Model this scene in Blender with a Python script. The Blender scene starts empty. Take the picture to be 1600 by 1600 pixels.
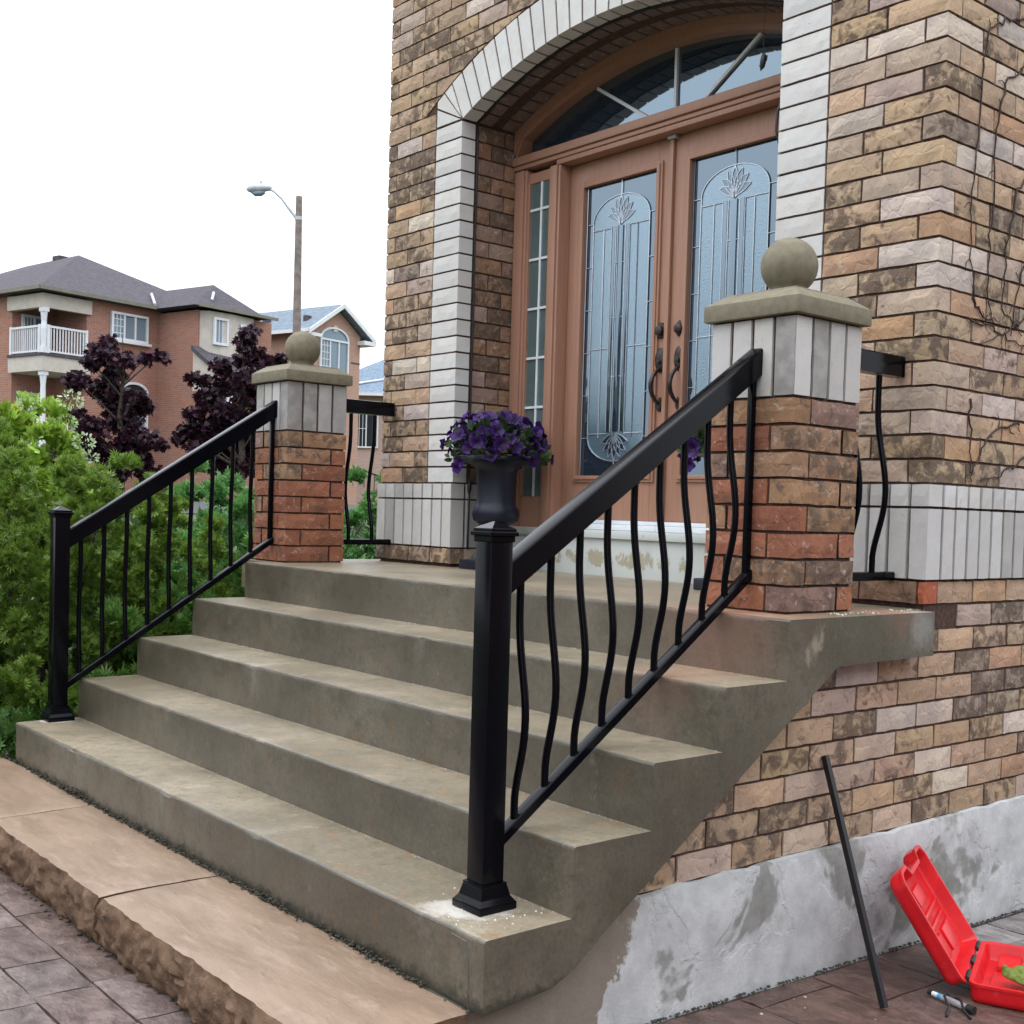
import bpy, bmesh, math, random
import numpy as np
from mathutils import Vector, Matrix, noise as mnoise
R = math.radians
scene = bpy.context.scene
COL = scene.collection
random.seed(7)

# ------------------------------------------------------------------ camera
cam_d = bpy.data.cameras.new('camera')
cam = bpy.data.objects.new('camera', cam_d)
COL.objects.link(cam)
cr = Vector((0.65439565, 0.75555206, 0.03012328))
cu = Vector((-0.04581045, -0.00015022, 0.99895014))
cf = Vector((-0.75476336, 0.65508859, -0.03451388))
cam.matrix_world = Matrix(((cr.x, cu.x, -cf.x, 2.3391), (cr.y, cu.y, -cf.y, -3.0130),
                           (cr.z, cu.z, -cf.z, 0.3066), (0, 0, 0, 1)))
cam_d.sensor_fit = 'HORIZONTAL'
cam_d.sensor_width = 36.0
cam_d.lens = 1888.97 / 1600 * 36.0
cam_d.shift_x = -63.211 / 1600
cam_d.shift_y = 68.318 / 1600
cam_d.clip_start = 0.05
cam_d.clip_end = 3000
scene.camera = cam

# ------------------------------------------------------------------ sky: even white overcast, brighter overhead
world = bpy.data.worlds.new('World')
scene.world = world
world.use_nodes = True
wn = world.node_tree
wn.nodes.clear()
w_out = wn.nodes.new('ShaderNodeOutputWorld')
w_bg = wn.nodes.new('ShaderNodeBackground')
w_tc = wn.nodes.new('ShaderNodeTexCoord')
w_sep = wn.nodes.new('ShaderNodeSeparateXYZ')
w_map = wn.nodes.new('ShaderNodeMapRange')
w_map.inputs['From Min'].default_value = 0.0
w_map.inputs['From Max'].default_value = 1.0
w_map.inputs['To Min'].default_value = 0.98
w_map.inputs['To Max'].default_value = 3.0
w_sky = wn.nodes.new('ShaderNodeTexSky')
w_sky.sky_type = 'NISHITA'
w_sky.sun_disc = False
w_sky.sun_elevation = R(52)
w_sky.sun_rotation = R(200)
w_mul = wn.nodes.new('ShaderNodeVectorMath')
w_mul.operation = 'SCALE'
w_mul.inputs[0].default_value = (0.945, 0.985, 1.055)
w_skm = wn.nodes.new('ShaderNodeVectorMath')
w_skm.operation = 'SCALE'
w_skm.inputs['Scale'].default_value = 0.05
w_add = wn.nodes.new('ShaderNodeMix')
w_add.data_type = 'RGBA'
w_add.inputs['Factor'].default_value = 0.06
wn.links.new(w_tc.outputs['Generated'], w_sep.inputs[0])
wn.links.new(w_sep.outputs['Z'], w_map.inputs['Value'])
wn.links.new(w_map.outputs[0], w_mul.inputs['Scale'])
wn.links.new(w_sky.outputs[0], w_skm.inputs[0])
wn.links.new(w_mul.outputs[0], w_add.inputs['A'])
wn.links.new(w_skm.outputs[0], w_add.inputs['B'])
wn.links.new(w_add.outputs['Result'], w_bg.inputs['Color'])
w_bg.inputs['Strength'].default_value = 1.0
wn.links.new(w_bg.outputs[0], w_out.inputs[0])

sun_d = bpy.data.lights.new('sun', 'SUN')
sun_d.energy = 0.55
sun_d.angle = R(35)
sun_d.color = (1.0, 0.97, 0.93)
sun = bpy.data.objects.new('sun', sun_d)
COL.objects.link(sun)
sun.rotation_euler = Vector((0.22, 0.40, -1.0)).to_track_quat('-Z', 'Y').to_euler()

vs = scene.view_settings
vs.view_transform = 'Standard'
vs.look = 'None'
vs.exposure = 0.30
vs.gamma = 1.0
vs.use_curve_mapping = False
scene.cycles.use_adaptive_sampling = True
scene.cycles.adaptive_threshold = 0.02
scene.cycles.max_bounces = 4
scene.cycles.diffuse_bounces = 3
scene.cycles.glossy_bounces = 2
scene.cycles.transmission_bounces = 2

# ------------------------------------------------------------------ material helpers
class NT:
    def __init__(s, name):
        s.m = bpy.data.materials.new(name)
        s.m.use_nodes = True
        s.t = s.m.node_tree
        s.b = s.t.nodes['Principled BSDF']
        s.out = s.t.nodes['Material Output']
    def n(s, typ, ins=None, **props):
        nd = s.t.nodes.new(typ)
        for k, v in props.items():
            setattr(nd, k, v)
        for k, v in (ins or {}).items():
            s.put(nd.inputs[k], v)
        return nd
    def put(s, sock, v):
        if hasattr(v, 'is_output'):
            s.t.links.new(v, sock)
        else:
            sock.default_value = v
    def coord(s, kind='Object'):
        return s.n('ShaderNodeTexCoord').outputs[kind]
    def noise(s, vec, scale, detail=4, rough=0.55, dist=0.0):
        return s.n('ShaderNodeTexNoise', {'Vector': vec, 'Scale': scale, 'Detail': detail, 'Roughness': rough, 'Distortion': dist}).outputs[0]
    def math(s, op, a, b=0.0, clamp=False):
        nd = s.n('ShaderNodeMath', operation=op, use_clamp=clamp)
        s.put(nd.inputs[0], a); s.put(nd.inputs[1], b)
        return nd.outputs[0]
    def ramp(s, fac, a, b):            # smooth step from a to b
        nd = s.n('ShaderNodeMapRange', {'Value': fac, 'From Min': a, 'From Max': b}, interpolation_type='SMOOTHSTEP')
        return nd.outputs[0]
    def mix(s, fac, a, b, blend='MIX'):
        nd = s.n('ShaderNodeMix', data_type='RGBA', blend_type=blend)
        s.put(nd.inputs['Factor'], fac)
        for k, v in (('A', a), ('B', b)):
            if isinstance(v, tuple) and len(v) == 3: v = v + (1,)
            s.put(nd.inputs[k], v)
        return nd.outputs['Result']
    def vscale(s, vec, sc):
        nd = s.n('ShaderNodeVectorMath', operation='MULTIPLY')
        s.put(nd.inputs[0], vec); s.put(nd.inputs[1], sc)
        return nd.outputs[0]
    def vadd(s, a, b):
        nd = s.n('ShaderNodeVectorMath', operation='ADD')
        s.put(nd.inputs[0], a); s.put(nd.inputs[1], b)
        return nd.outputs[0]
    def bump(s, h, strength=0.5, dist=0.01, prev=None):
        nd = s.n('ShaderNodeBump', {'Height': h, 'Strength': strength, 'Distance': dist})
        if prev is not None: s.put(nd.inputs['Normal'], prev)
        return nd.outputs[0]
    def done(s, color=None, rough=None, normal=None, metal=None, spec=None):
        if color is not None: s.put(s.b.inputs['Base Color'], color + (1,) if isinstance(color, tuple) and len(color) == 3 else color)
        if rough is not None: s.put(s.b.inputs['Roughness'], rough)
        if normal is not None: s.put(s.b.inputs['Normal'], normal)
        if metal is not None: s.put(s.b.inputs['Metallic'], metal)
        if spec is not None: s.put(s.b.inputs['Specular IOR Level'], spec)
        return s.m

def m_plain(name, col, rough=0.6, var=0.15, nscale=30, bump=0.1, bdist=0.002, metal=0.0, spec=0.5):
    t = NT(name); c = t.coord()
    n = t.noise(c, nscale)
    col2 = t.mix(t.ramp(n, 0.3, 0.7), tuple(x * (1 - var) for x in col), tuple(min(1, x * (1 + var)) for x in col))
    return t.done(col2, rough, t.bump(t.noise(c, nscale * 4), bump, bdist), metal, spec)

def m_brick(name, island=False, bumpd=0.004, dark=(0.072, 0.052, 0.040)):
    t = NT(name)
    c = t.coord()
    if island:
        rnd = t.n('ShaderNodeNewGeometry').outputs['Random Per Island']
        cr_ = t.n('ShaderNodeValToRGB', {'Fac': rnd})
        el = cr_.color_ramp
        cols = [(0.40, 0.29, 0.18), (0.33, 0.26, 0.235), (0.43, 0.36, 0.32), (0.42, 0.30, 0.19), (0.38, 0.22, 0.14), (0.30, 0.22, 0.15)]
        el.interpolation = 'CONSTANT'
        el.elements[0].position = 0; el.elements[0].color = cols[0] + (1,)
        el.elements[1].position = 1 / 6; el.elements[1].color = cols[1] + (1,)
        for i in range(2, 6):
            e = el.elements.new(i / 6); e.color = cols[i] + (1,)
        base = cr_.outputs[0]
        alpha = t.math('FRACT', t.math('MULTIPLY', rnd, 17.3))
    else:
        oi = t.n('ShaderNodeObjectInfo')
        rnd = oi.outputs['Random']; base = oi.outputs['Color']; alpha = oi.outputs['Alpha']
    off = t.n('ShaderNodeCombineXYZ', {'X': t.math('MULTIPLY', rnd, 91.7), 'Y': t.math('MULTIPLY', rnd, 57.1), 'Z': t.math('MULTIPLY', rnd, 33.3)}).outputs[0]
    v = t.vadd(c, off)
    f = t.noise(v, 17, 4, 0.6, 0.5)
    thr = t.math('SUBTRACT', 0.78, t.math('MULTIPLY', alpha, 0.40))
    mask = t.math('MULTIPLY', t.math('MULTIPLY', t.math('SUBTRACT', f, thr), 8.5, True), 0.84)
    col = t.mix(mask, base, t.mix(t.noise(v, 40, 3), dark, tuple(x * 2.0 for x in dark)))
    big = t.noise(v, 8, 3)
    col = t.mix(0.5, col, t.mix(t.ramp(big, 0.3, 0.7), (0.36, 0.34, 0.36), (0.66, 0.62, 0.56)), 'OVERLAY')
    pale = t.ramp(t.noise(v, 30, 4, 0.75, 0.6), 0.56, 0.70)
    col = t.mix(t.math('MULTIPLY', pale, 0.5), col, (0.52, 0.46, 0.40))
    pits = t.ramp(t.noise(v, 140, 2), 0.66, 0.74)
    col = t.mix(t.math('MULTIPLY', pits, 0.6), col, (0.07, 0.05, 0.04))
    crease = t.n('ShaderNodeTexVoronoi', {'Vector': t.vadd(v, t.vscale(t.n('ShaderNodeTexNoise', {'Vector': v, 'Scale': 20}).outputs['Color'], (0.05, 0.05, 0.05))), 'Scale': 14}, feature='DISTANCE_TO_EDGE').outputs['Distance']
    h = t.math('ADD', t.math('MULTIPLY', t.ramp(crease, 0.0, 0.12), 0.5), t.noise(v, 45, 5, 0.65))
    nrm = t.bump(t.math('ADD', h, t.math('MULTIPLY', pits, -0.3)), 0.6, bumpd)
    return t.done(col, 0.88, nrm, spec=0.25)

M = {}
M['brick'] = m_brick('clay_brick')
M['brick_far'] = m_brick('clay_brick_wall', True)
M['mortar'] = m_plain('dark_mortar', (0.078, 0.047, 0.037), 0.95, 0.3, 60, 0.5, 0.003, spec=0.2)
def m_white_brick():
    t = NT('white_brick'); c = t.coord(); oi = t.n('ShaderNodeObjectInfo')
    off = t.n('ShaderNodeCombineXYZ', {'X': t.math('MULTIPLY', oi.outputs['Random'], 71.0), 'Y': t.math('MULTIPLY', oi.outputs['Random'], 31.0)}).outputs[0]
    v = t.vadd(c, off)
    col = t.mix(t.ramp(t.noise(v, 12, 5, 0.6), 0.35, 0.75), oi.outputs['Color'], t.mix(0.5, oi.outputs['Color'], (0.50, 0.47, 0.43)))
    col = t.mix(t.math('MULTIPLY', t.ramp(t.noise(v, 120, 2), 0.68, 0.75), 0.55), col, (0.16, 0.14, 0.13))
    col = t.mix(t.math('MULTIPLY', t.ramp(t.noise(v, 30, 4, 0.7), 0.62, 0.72), 0.35), col, (0.36, 0.32, 0.29))
    nrm = t.bump(t.noise(v, 60, 5, 0.7), 0.45, 0.003)
    return t.done(col, 0.85, nrm, spec=0.3)
M['white_brick'] = m_white_brick()

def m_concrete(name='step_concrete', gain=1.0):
    t = NT(name); c = t.coord()
    big = t.noise(c, 1.3, 3, 0.6); mid = t.noise(c, 16, 5, 0.72); fine = t.noise(c, 70, 3, 0.8); sn = t.math('MULTIPLY', t.math('SUBTRACT', t.noise(c, 28, 4, 0.75), 0.5), 0.16)
    col = t.mix(t.ramp(big, 0.35, 0.65), (0.080, 0.069, 0.050), (0.128, 0.110, 0.082))
    col = t.mix(t.math('MULTIPLY', t.ramp(mid, 0.45, 0.75), 0.7), col, (0.054, 0.050, 0.036))
    rust = t.ramp(t.noise(t.vadd(c, (2, 8, 5)), 13, 5, 0.7), 0.54, 0.70)
    col = t.mix(t.math('MULTIPLY', rust, 0.75), col, (0.112, 0.070, 0.038))
    green = t.ramp(t.noise(t.vadd(c, (9, 4, 2)), 8, 4, 0.68), 0.50, 0.70)
    col = t.mix(t.math('MULTIPLY', green, 0.45), col, (0.068, 0.066, 0.045))
    pale = t.ramp(t.noise(t.vadd(c, (3, 1, 7)), 11, 6, 0.75), 0.60, 0.75)
    col = t.mix(t.math('MULTIPLY', pale, 0.6), col, (0.22, 0.195, 0.150))
    blk = t.ramp(t.noise(t.vadd(c, (1, 6, 3)), 45, 3, 0.7), 0.64, 0.72)
    col = t.mix(t.math('MULTIPLY', blk, 0.55), col, (0.045, 0.042, 0.035))
    col = t.mix(0.8, col, t.mix(fine, (0.2, 0.2, 0.2), (0.8, 0.8, 0.8)), 'OVERLAY')
    # white drilling dust round the posts, red brick dust by the right pier, a pale scrape on the slab side
    def spot(cx, cy, cz, r0, r1, colr, amt, sc=(1, 1, 1)):
        nonlocal col
        d = t.n('ShaderNodeVectorMath', operation='LENGTH')
        s_ = t.vscale(t.vadd(c, (-cx, -cy, -cz)), sc)
        t.put(d.inputs[0], s_)
        dd = t.math('ADD', d.outputs['Value'], sn)
        f = t.math('SUBTRACT', 1.0, t.ramp(dd, r0, r1))
        col = t.mix(t.math('MULTIPLY', f, amt), col, colr)
    spot(-0.215, -1.035, -0.763, 0.055, 0.125, (0.235, 0.235, 0.23), 0.7)
    spot(-0.27, -1.10, -0.763, 0.03, 0.10, (0.26, 0.26, 0.25), 0.5)
    spot(-3.62, -0.99, -0.763, 0.06, 0.10, (0.28, 0.28, 0.27), 0.7)
    spot(-0.30, 0.10, 0.0, 0.10, 0.38, (0.25, 0.11, 0.075), 0.4, (1, 1.0, 0.9))
    spot(-0.08, 0.62, 0.02, 0.05, 0.17, (0.26, 0.11, 0.075), 0.35)
    spot(-0.30, -0.27, -0.19, 0.06, 0.26, (0.24, 0.13, 0.09), 0.3)
    spot(0.0, 0.135, -0.085, 0.0, 0.07, (0.36, 0.31, 0.24), 0.6, (1, 2.2, 1.0))
    spot(0.0, 0.10, -0.125, 0.0, 0.05, (0.36, 0.31, 0.24), 0.55, (1, 2.6, 1.0))
    spot(0.0, 0.165, -0.065, 0.0, 0.05, (0.36, 0.31, 0.24), 0.55, (1, 2.6, 1.0))
    spot(0.0, 0.75, -0.05, 0.01, 0.12, (0.34, 0.34, 0.32), 0.5)
    sepz = t.n('ShaderNodeSeparateXYZ', {'Vector': c}).outputs['Z']
    wet = t.math('SUBTRACT', 1.0, t.ramp(t.math('ADD', sepz, t.math('MULTIPLY', sn, -0.75)), -0.945, -0.905))
    col = t.mix(t.math('MULTIPLY', wet, 0.8), col, (0.022, 0.023, 0.016))
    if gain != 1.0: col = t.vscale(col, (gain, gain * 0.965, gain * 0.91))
    nrm = t.bump(t.math('ADD', mid, t.math('MULTIPLY', fine, 0.5)), 0.30, 0.004)
    return t.done(col, t.mix(big, (0.30, 0.30, 0.30), (0.50, 0.50, 0.50)), nrm, spec=0.5)
M['concrete'] = m_concrete()
M['tread_concrete'] = m_concrete('skylit_tread_concrete', 2.15)  # paler copy: sky light on the treads is put into the colour

def m_found():
    t = NT('parged_foundation'); c = t.coord()
    n1 = t.noise(t.vadd(c, (4.3, 2.2, 1.7)), 2.1, 4, 0.55, 0.5); n2 = t.noise(c, 16, 5, 0.7)
    grey = t.mix(t.ramp(n2, 0.3, 0.7), (0.20, 0.20, 0.185), (0.28, 0.28, 0.265))
    white = t.mix(t.ramp(t.noise(c, 9, 4), 0.3, 0.7), (0.405, 0.412, 0.412), (0.545, 0.555, 0.558))
    f = t.math('ADD', n1, t.math('MULTIPLY', t.math('SUBTRACT', n2, 0.5), 0.14))
    col = t.mix(t.ramp(f, 0.550, 0.600), white, grey)
    sep = t.n('ShaderNodeSeparateXYZ', {'Vector': c})
    yy = t.math('ADD', sep.outputs['Y'], t.math('ADD', t.math('MULTIPLY', sep.outputs['Z'], -0.55), t.math('MULTIPLY', t.math('SUBTRACT', t.noise(c, 6, 5, 0.7), 0.5), 0.28)))
    bare = t.math('SUBTRACT', 1.0, t.ramp(yy, -1.22, -1.20))
    col = t.mix(bare, col, t.mix(n2, (0.17, 0.14, 0.11), (0.27, 0.235, 0.195)))
    dirt = t.ramp(t.noise(c, 60, 4, 0.7), 0.66, 0.75)
    col = t.mix(t.math('MULTIPLY', dirt, 0.5), col, (0.08, 0.075, 0.07))
    h = t.math('ADD', t.math('MULTIPLY', t.ramp(f, 0.51, 0.535), -0.8), t.noise(c, 34, 5, 0.7))
    return t.done(col, 0.88, t.bump(h, 0.5, 0.006), spec=0.25)
M['foundation'] = m_found()

def m_sill():
    t = NT('painted_sill_concrete'); c = t.coord()
    sep = t.n('ShaderNodeSeparateXYZ', {'Vector': c})
    n = t.noise(t.vscale(c, (1, 1, 0.6)), 11, 6, 0.75)
    band = t.math('MULTIPLY', t.ramp(sep.outputs['Z'], 0.02, 0.07), t.math('SUBTRACT', 1.0, t.ramp(sep.outputs['Z'], 0.10, 0.155)))
    f = t.ramp(t.math('ADD', n, t.math('MULTIPLY', band, 0.16)), 0.62, 0.70)
    col = t.mix(t.math('MULTIPLY', f, 0.8), (0.52, 0.55, 0.53), (0.30, 0.25, 0.14))
    col = t.mix(t.math('MULTIPLY', t.ramp(t.noise(c, 5, 4), 0.5, 0.7), 0.4), col, (0.40, 0.41, 0.38))
    return t.done(col, 0.7, t.bump(t.noise(c, 40), 0.3, 0.003))
M['sill'] = m_sill()

def m_sandstone(name, rocky):
    t = NT(name); c = t.coord(); oi = t.n('ShaderNodeObjectInfo').outputs['Random']
    off = t.n('ShaderNodeCombineXYZ', {'X': t.math('MULTIPLY', oi, 13.0), 'Y': t.math('MULTIPLY', oi, 5.0)}).outputs[0]
    v = t.vadd(c, off)
    rot = t.n('ShaderNodeMapping', {'Vector': v, 'Rotation': (0, 0, R(14)), 'Scale': (1.0, 3.6, 2.0)}).outputs[0]
    n = t.noise(rot, 2.2, 7, 0.7, 0.4); n2 = t.noise(rot, 6, 6, 0.7, 0.25)
    if rocky:
        g = t.noise(v, 9, 6, 0.65)
        col = t.mix(t.ramp(g, 0.3, 0.7), (0.080, 0.047, 0.028), (0.170, 0.104, 0.064))
        col = t.mix(t.math('MULTIPLY', t.ramp(t.noise(v, 22, 5, 0.7), 0.55, 0.7), 0.6), col, (0.24, 0.160, 0.108))
        nrm = t.bump(t.noise(v, 40, 6, 0.7), 0.8, 0.012)
    else:
        col = t.mix(t.ramp(n, 0.3, 0.7), (0.190, 0.128, 0.083), (0.278, 0.194, 0.134))
        col = t.mix(t.math('MULTIPLY', t.ramp(n2, 0.52, 0.68), 0.7), col, (0.315, 0.228, 0.172))
        col = t.mix(t.math('MULTIPLY', t.ramp(t.noise(rot, 14, 5, 0.7), 0.62, 0.7), 0.6), col, (0.130, 0.098, 0.085))
        nrm = t.bump(n2, 0.5, 0.008)
        nrm = t.bump(t.noise(v, 120, 4, 0.7), 0.3, 0.002, nrm)
    return t.done(col, 0.85 if rocky else 0.45, nrm, spec=0.25 if rocky else 0.45)
M['sand_top'] = m_sandstone('sandstone_top', False)
M['sand_rock'] = m_sandstone('sandstone_rock_face', True)

def m_paver():
    t = NT('stamped_paving'); c = t.coord(); oi = t.n('ShaderNodeObjectInfo')
    off = t.n('ShaderNodeCombineXYZ', {'X': t.math('MULTIPLY', oi.outputs['Random'], 43.0), 'Y': t.math('MULTIPLY', oi.outputs['Random'], 29.0)}).outputs[0]
    v = t.vadd(c, off)
    st = t.vscale(v, (1.0, 1.5, 1))
    n = t.noise(st, 9, 7, 0.72, 0.25)
    col = t.mix(t.ramp(n, 0.3, 0.72), t.vscale(oi.outputs['Color'], (0.42, 0.38, 0.38)), t.vscale(oi.outputs['Color'], (1.25, 1.25, 1.3)))
    col = t.mix(t.math('MULTIPLY', t.ramp(t.noise(v, 30, 5, 0.7), 0.6, 0.7), 0.5), col, (0.25, 0.23, 0.22))
    slate = t.n('ShaderNodeTexVoronoi', {'Vector': t.vadd(st, t.vscale(t.n('ShaderNodeTexNoise', {'Vector': st, 'Scale': 7}).outputs['Color'], (0.12, 0.12, 0.12))), 'Scale': 7.0}).outputs['Distance']
    nrm = t.bump(t.math('ADD', n, t.math('MULTIPLY', slate, 0.7)), 0.85, 0.016)
    nrm = t.bump(t.noise(v, 90, 4), 0.3, 0.002, nrm)
    return t.done(col, t.mix(n, (0.22, 0.22, 0.22), (0.5, 0.5, 0.5)), nrm, spec=0.5)
M['paver'] = m_paver()
M['patio_joint'] = m_plain('patio_joint', (0.050, 0.038, 0.035), 0.9, 0.3, 20, 0.4, 0.004)
M['black_metal'] = m_plain('black_powder_coat', (0.0020, 0.0022, 0.0042), 0.17, 0.1, 40, 0.02, 0.0004, spec=0.15)
M['old_bar'] = m_plain('black_bar_metal', (0.008, 0.008, 0.009), 0.5, 0.2, 40, 0.1, 0.0006, spec=0.35)
def m_wood():
    t = NT('door_paint'); c = t.coord()
    st = t.vscale(c, (14, 14, 0.9))
    n = t.noise(st, 5, 4, 0.6)
    col = t.mix(t.ramp(n, 0.3, 0.7), (0.320, 0.168, 0.113), (0.365, 0.198, 0.136))
    return t.done(col, 0.48, t.bump(n, 0.15, 0.0015), spec=0.4)
M['door'] = m_wood()
M['white_paint'] = m_plain('white_aluminium', (0.66, 0.70, 0.73), 0.4, 0.06, 10, 0.03)
M['lead'] = m_plain('silver_caming', (0.55, 0.60, 0.65), 0.30, 0.1, 30, 0.05, metal=0.85)
M['bronze'] = m_plain('dark_bronze', (0.050, 0.040, 0.038), 0.38, 0.3, 30, 0.1, 0.001, metal=0.75)
M['brass'] = m_plain('worn_brass', (0.36, 0.24, 0.10), 0.35, 0.2, 30, 0.1, 0.001, metal=0.8)
def m_glass(name, base, ior, rough, bscale=None, bstr=0.2, bdist=0.002):
    t = NT(name); c = t.coord()
    t.b.inputs['IOR'].default_value = ior
    t.b.inputs['Specular Tint'].default_value = (0.66, 0.85, 1.0, 1)
    nrm = None
    if bscale: nrm = t.bump(t.noise(c, bscale, 3, 0.6), bstr, bdist)
    return t.done(base, rough, nrm)
M['glass_clear'] = m_glass('clear_door_glass', (0.020, 0.030, 0.045), 2.7, 0.03)
M['glass_tex'] = m_glass('pebbled_door_glass', (0.095, 0.145, 0.178), 3.2, 0.13, 110, 0.5, 0.0026)
M['glass_dark'] = m_glass('transom_glass', (0.016, 0.030, 0.048), 3.0, 0.03)
M['glass_side'] = m_glass('sidelight_glass', (0.090, 0.130, 0.132), 2.5, 0.05)
M['window_glass'] = m_glass('house_window_glass', (0.16, 0.21, 0.25), 1.7, 0.05)
M['window_dark'] = m_glass('dark_window_glass', (0.02, 0.025, 0.03), 1.5, 0.05)
M['cast_stone'] = m_plain('cast_stone_cap', (0.185, 0.165, 0.116), 0.85, 0.12, 30, 0.35, 0.0025, spec=0.25)
M['urn'] = m_plain('navy_urn', (0.005, 0.008, 0.020), 0.42, 0.25, 12, 0.12, 0.002, spec=0.4)
M['red_plastic'] = m_plain('red_plastic', (0.62, 0.006, 0.012), 0.42, 0.08, 18, 0.08, 0.0008, spec=0.45)
def m_case():
    t = NT('scuffed_red_plastic'); c = t.coord()
    col = t.mix(t.ramp(t.noise(c, 9, 4), 0.3, 0.7), (0.52, 0.005, 0.010), (0.64, 0.010, 0.016))
    scr = t.ramp(t.noise(t.n('ShaderNodeMapping', {'Vector': c, 'Rotation': (0.3, 0.5, 0.7), 'Scale': (1, 9, 3)}).outputs[0], 26, 3, 0.7), 0.68, 0.73)
    col = t.mix(t.math('MULTIPLY', scr, 0.35), col, (0.66, 0.20, 0.18))
    dust = t.ramp(t.noise(c, 30, 5, 0.75), 0.55, 0.8)
    col = t.mix(t.math('MULTIPLY', dust, 0.18), col, (0.45, 0.32, 0.28))
    return t.done(col, t.mix(dust, (0.35, 0.35, 0.35), (0.6, 0.6, 0.6)), t.bump(t.noise(c, 90, 3), 0.1, 0.001), spec=0.4)
M['red_plastic'] = m_case()
M['rubber'] = m_plain('black_rubber', (0.010, 0.010, 0.012), 0.55, 0.2, 40)
M['cloth'] = m_plain('green_cloth', (0.125, 0.165, 0.028), 0.9, 0.35, 60, 0.5, 0.002)
M['steel'] = m_plain('bright_steel', (0.62, 0.64, 0.66), 0.25, 0.15, 60, 0.05, metal=0.7)
M['blue_plastic'] = m_plain('blue_band', (0.05, 0.33, 0.62), 0.4, 0.1)
M['soil'] = m_plain('garden_soil', (0.055, 0.040, 0.030), 0.95, 0.4, 12, 0.8, 0.03)
M['chips'] = m_plain('pale_chips', (0.50, 0.47, 0.42), 0.9, 0.3, 60)
M['moss'] = m_plain('moss_debris', (0.045, 0.042, 0.030), 0.95, 0.5, 50, 0.5, 0.004)
M['bark'] = m_plain('bark', (0.060, 0.045, 0.038), 0.95, 0.4, 30, 0.7, 0.01)
M['vine'] = m_plain('dry_vine', (0.045, 0.028, 0.024), 0.9, 0.3, 60)

def m_leaf(name, attr='lc', trans=0.3, rough=0.5):
    t = NT(name)
    a = t.n('ShaderNodeAttribute', attribute_name=attr)
    t.put(t.b.inputs['Base Color'], a.outputs['Color'])
    t.b.inputs['Roughness'].default_value = rough
    t.b.inputs['Specular IOR Level'].default_value = 0.35
    tr = t.n('ShaderNodeBsdfTranslucent', {'Color': a.outputs['Color']})
    mx = t.n('ShaderNodeMixShader', {0: trans})
    t.t.links.new(t.b.outputs[0], mx.inputs[1]); t.t.links.new(tr.outputs[0], mx.inputs[2])
    t.t.links.new(mx.outputs[0], t.out.inputs[0])
    return t.m
M['leaf'] = m_leaf('leaf')
M['petal'] = m_leaf('petal', trans=0.2, rough=0.6)
def m_ground():
    t = NT('grass_ground'); c = t.coord()
    n = t.noise(c, 1.2, 6, 0.6); n2 = t.noise(c, 25, 4, 0.7)
    col = t.mix(n, (0.035, 0.060, 0.018), (0.075, 0.10, 0.03))
    col = t.mix(t.math('MULTIPLY', n2, 0.5), col, (0.05, 0.05, 0.02))
    return t.done(col, 0.95, t.bump(n2, 0.8, 0.03))
M['ground'] = m_ground()
M['asphalt'] = m_plain('asphalt', (0.05, 0.05, 0.052), 0.9, 0.2, 8, 0.4, 0.01)
def m_farbrick(name, c1, c2, mort):
    t = NT(name)
    g = t.n('ShaderNodeNewGeometry'); c = t.coord()
    s = t.n('ShaderNodeSeparateXYZ', {'Vector': c})
    v = t.n('ShaderNodeCombineXYZ', {'X': t.math('ADD', s.outputs['X'], s.outputs['Y']), 'Y': s.outputs['Z']}).outputs[0]
    b = t.n('ShaderNodeTexBrick', {'Vector': v, 'Color1': c1 + (1,), 'Color2': c2 + (1,), 'Mortar': mort + (1,), 'Scale': 1.0, 'Mortar Size': 0.012, 'Brick Width': 0.25, 'Row Height': 0.085, 'Bias': 0.0})
    col = t.mix(t.math('MULTIPLY', t.noise(c, 1.5, 4), 0.4), b.outputs['Color'], tuple(x * 0.7 for x in c1))
    return t.done(col, 0.9, None, spec=0.2)
M['red_brick'] = m_farbrick('far_red_brick', (0.300, 0.132, 0.094), (0.37, 0.180, 0.132), (0.33, 0.24, 0.20))
M['tan_brick'] = m_farbrick('far_tan_brick', (0.40, 0.215, 0.150), (0.46, 0.270, 0.20), (0.42, 0.34, 0.29))
M['pink_brick'] = m_farbrick('far_pink_brick', (0.42, 0.27, 0.22), (0.47, 0.33, 0.28), (0.5, 0.43, 0.4))
M['cream'] = m_plain('cream_stucco', (0.47, 0.43, 0.38), 0.85, 0.08, 4, 0.1)
M['gutter'] = m_plain('olive_gutter', (0.16, 0.15, 0.115), 0.6, 0.1, 4, 0.05)
M['white_trim'] = m_plain('white_trim', (0.62, 0.64, 0.67), 0.6, 0.05, 4, 0.05)
def m_shingle(name, col):
    t = NT(name); c = t.coord()
    s = t.n('ShaderNodeSeparateXYZ', {'Vector': c})
    row = t.math('MULTIPLY', s.outputs['Z'], 12.0)
    fr = t.math('FRACT', row)
    n = t.noise(c, 6, 5, 0.8)
    cc = t.mix(t.ramp(n, 0.3, 0.7), tuple(x * 0.72 for x in col), tuple(x * 1.25 for x in col))
    cc = t.mix(t.math('MULTIPLY', t.ramp(fr, 0.15, 0.0), 0.5), cc, tuple(x * 0.5 for x in col))
    return t.done(cc, 0.9, t.bump(fr, 0.3, 0.01), spec=0.2)
M['roof_brown'] = m_shingle('brown_shingle', (0.080, 0.073, 0.084))
M['roof_blue'] = m_shingle('blue_grey_shingle', (0.165, 0.205, 0.250))
M['roof_blue2'] = m_shingle('pale_blue_shingle', (0.18, 0.235, 0.30))
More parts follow.
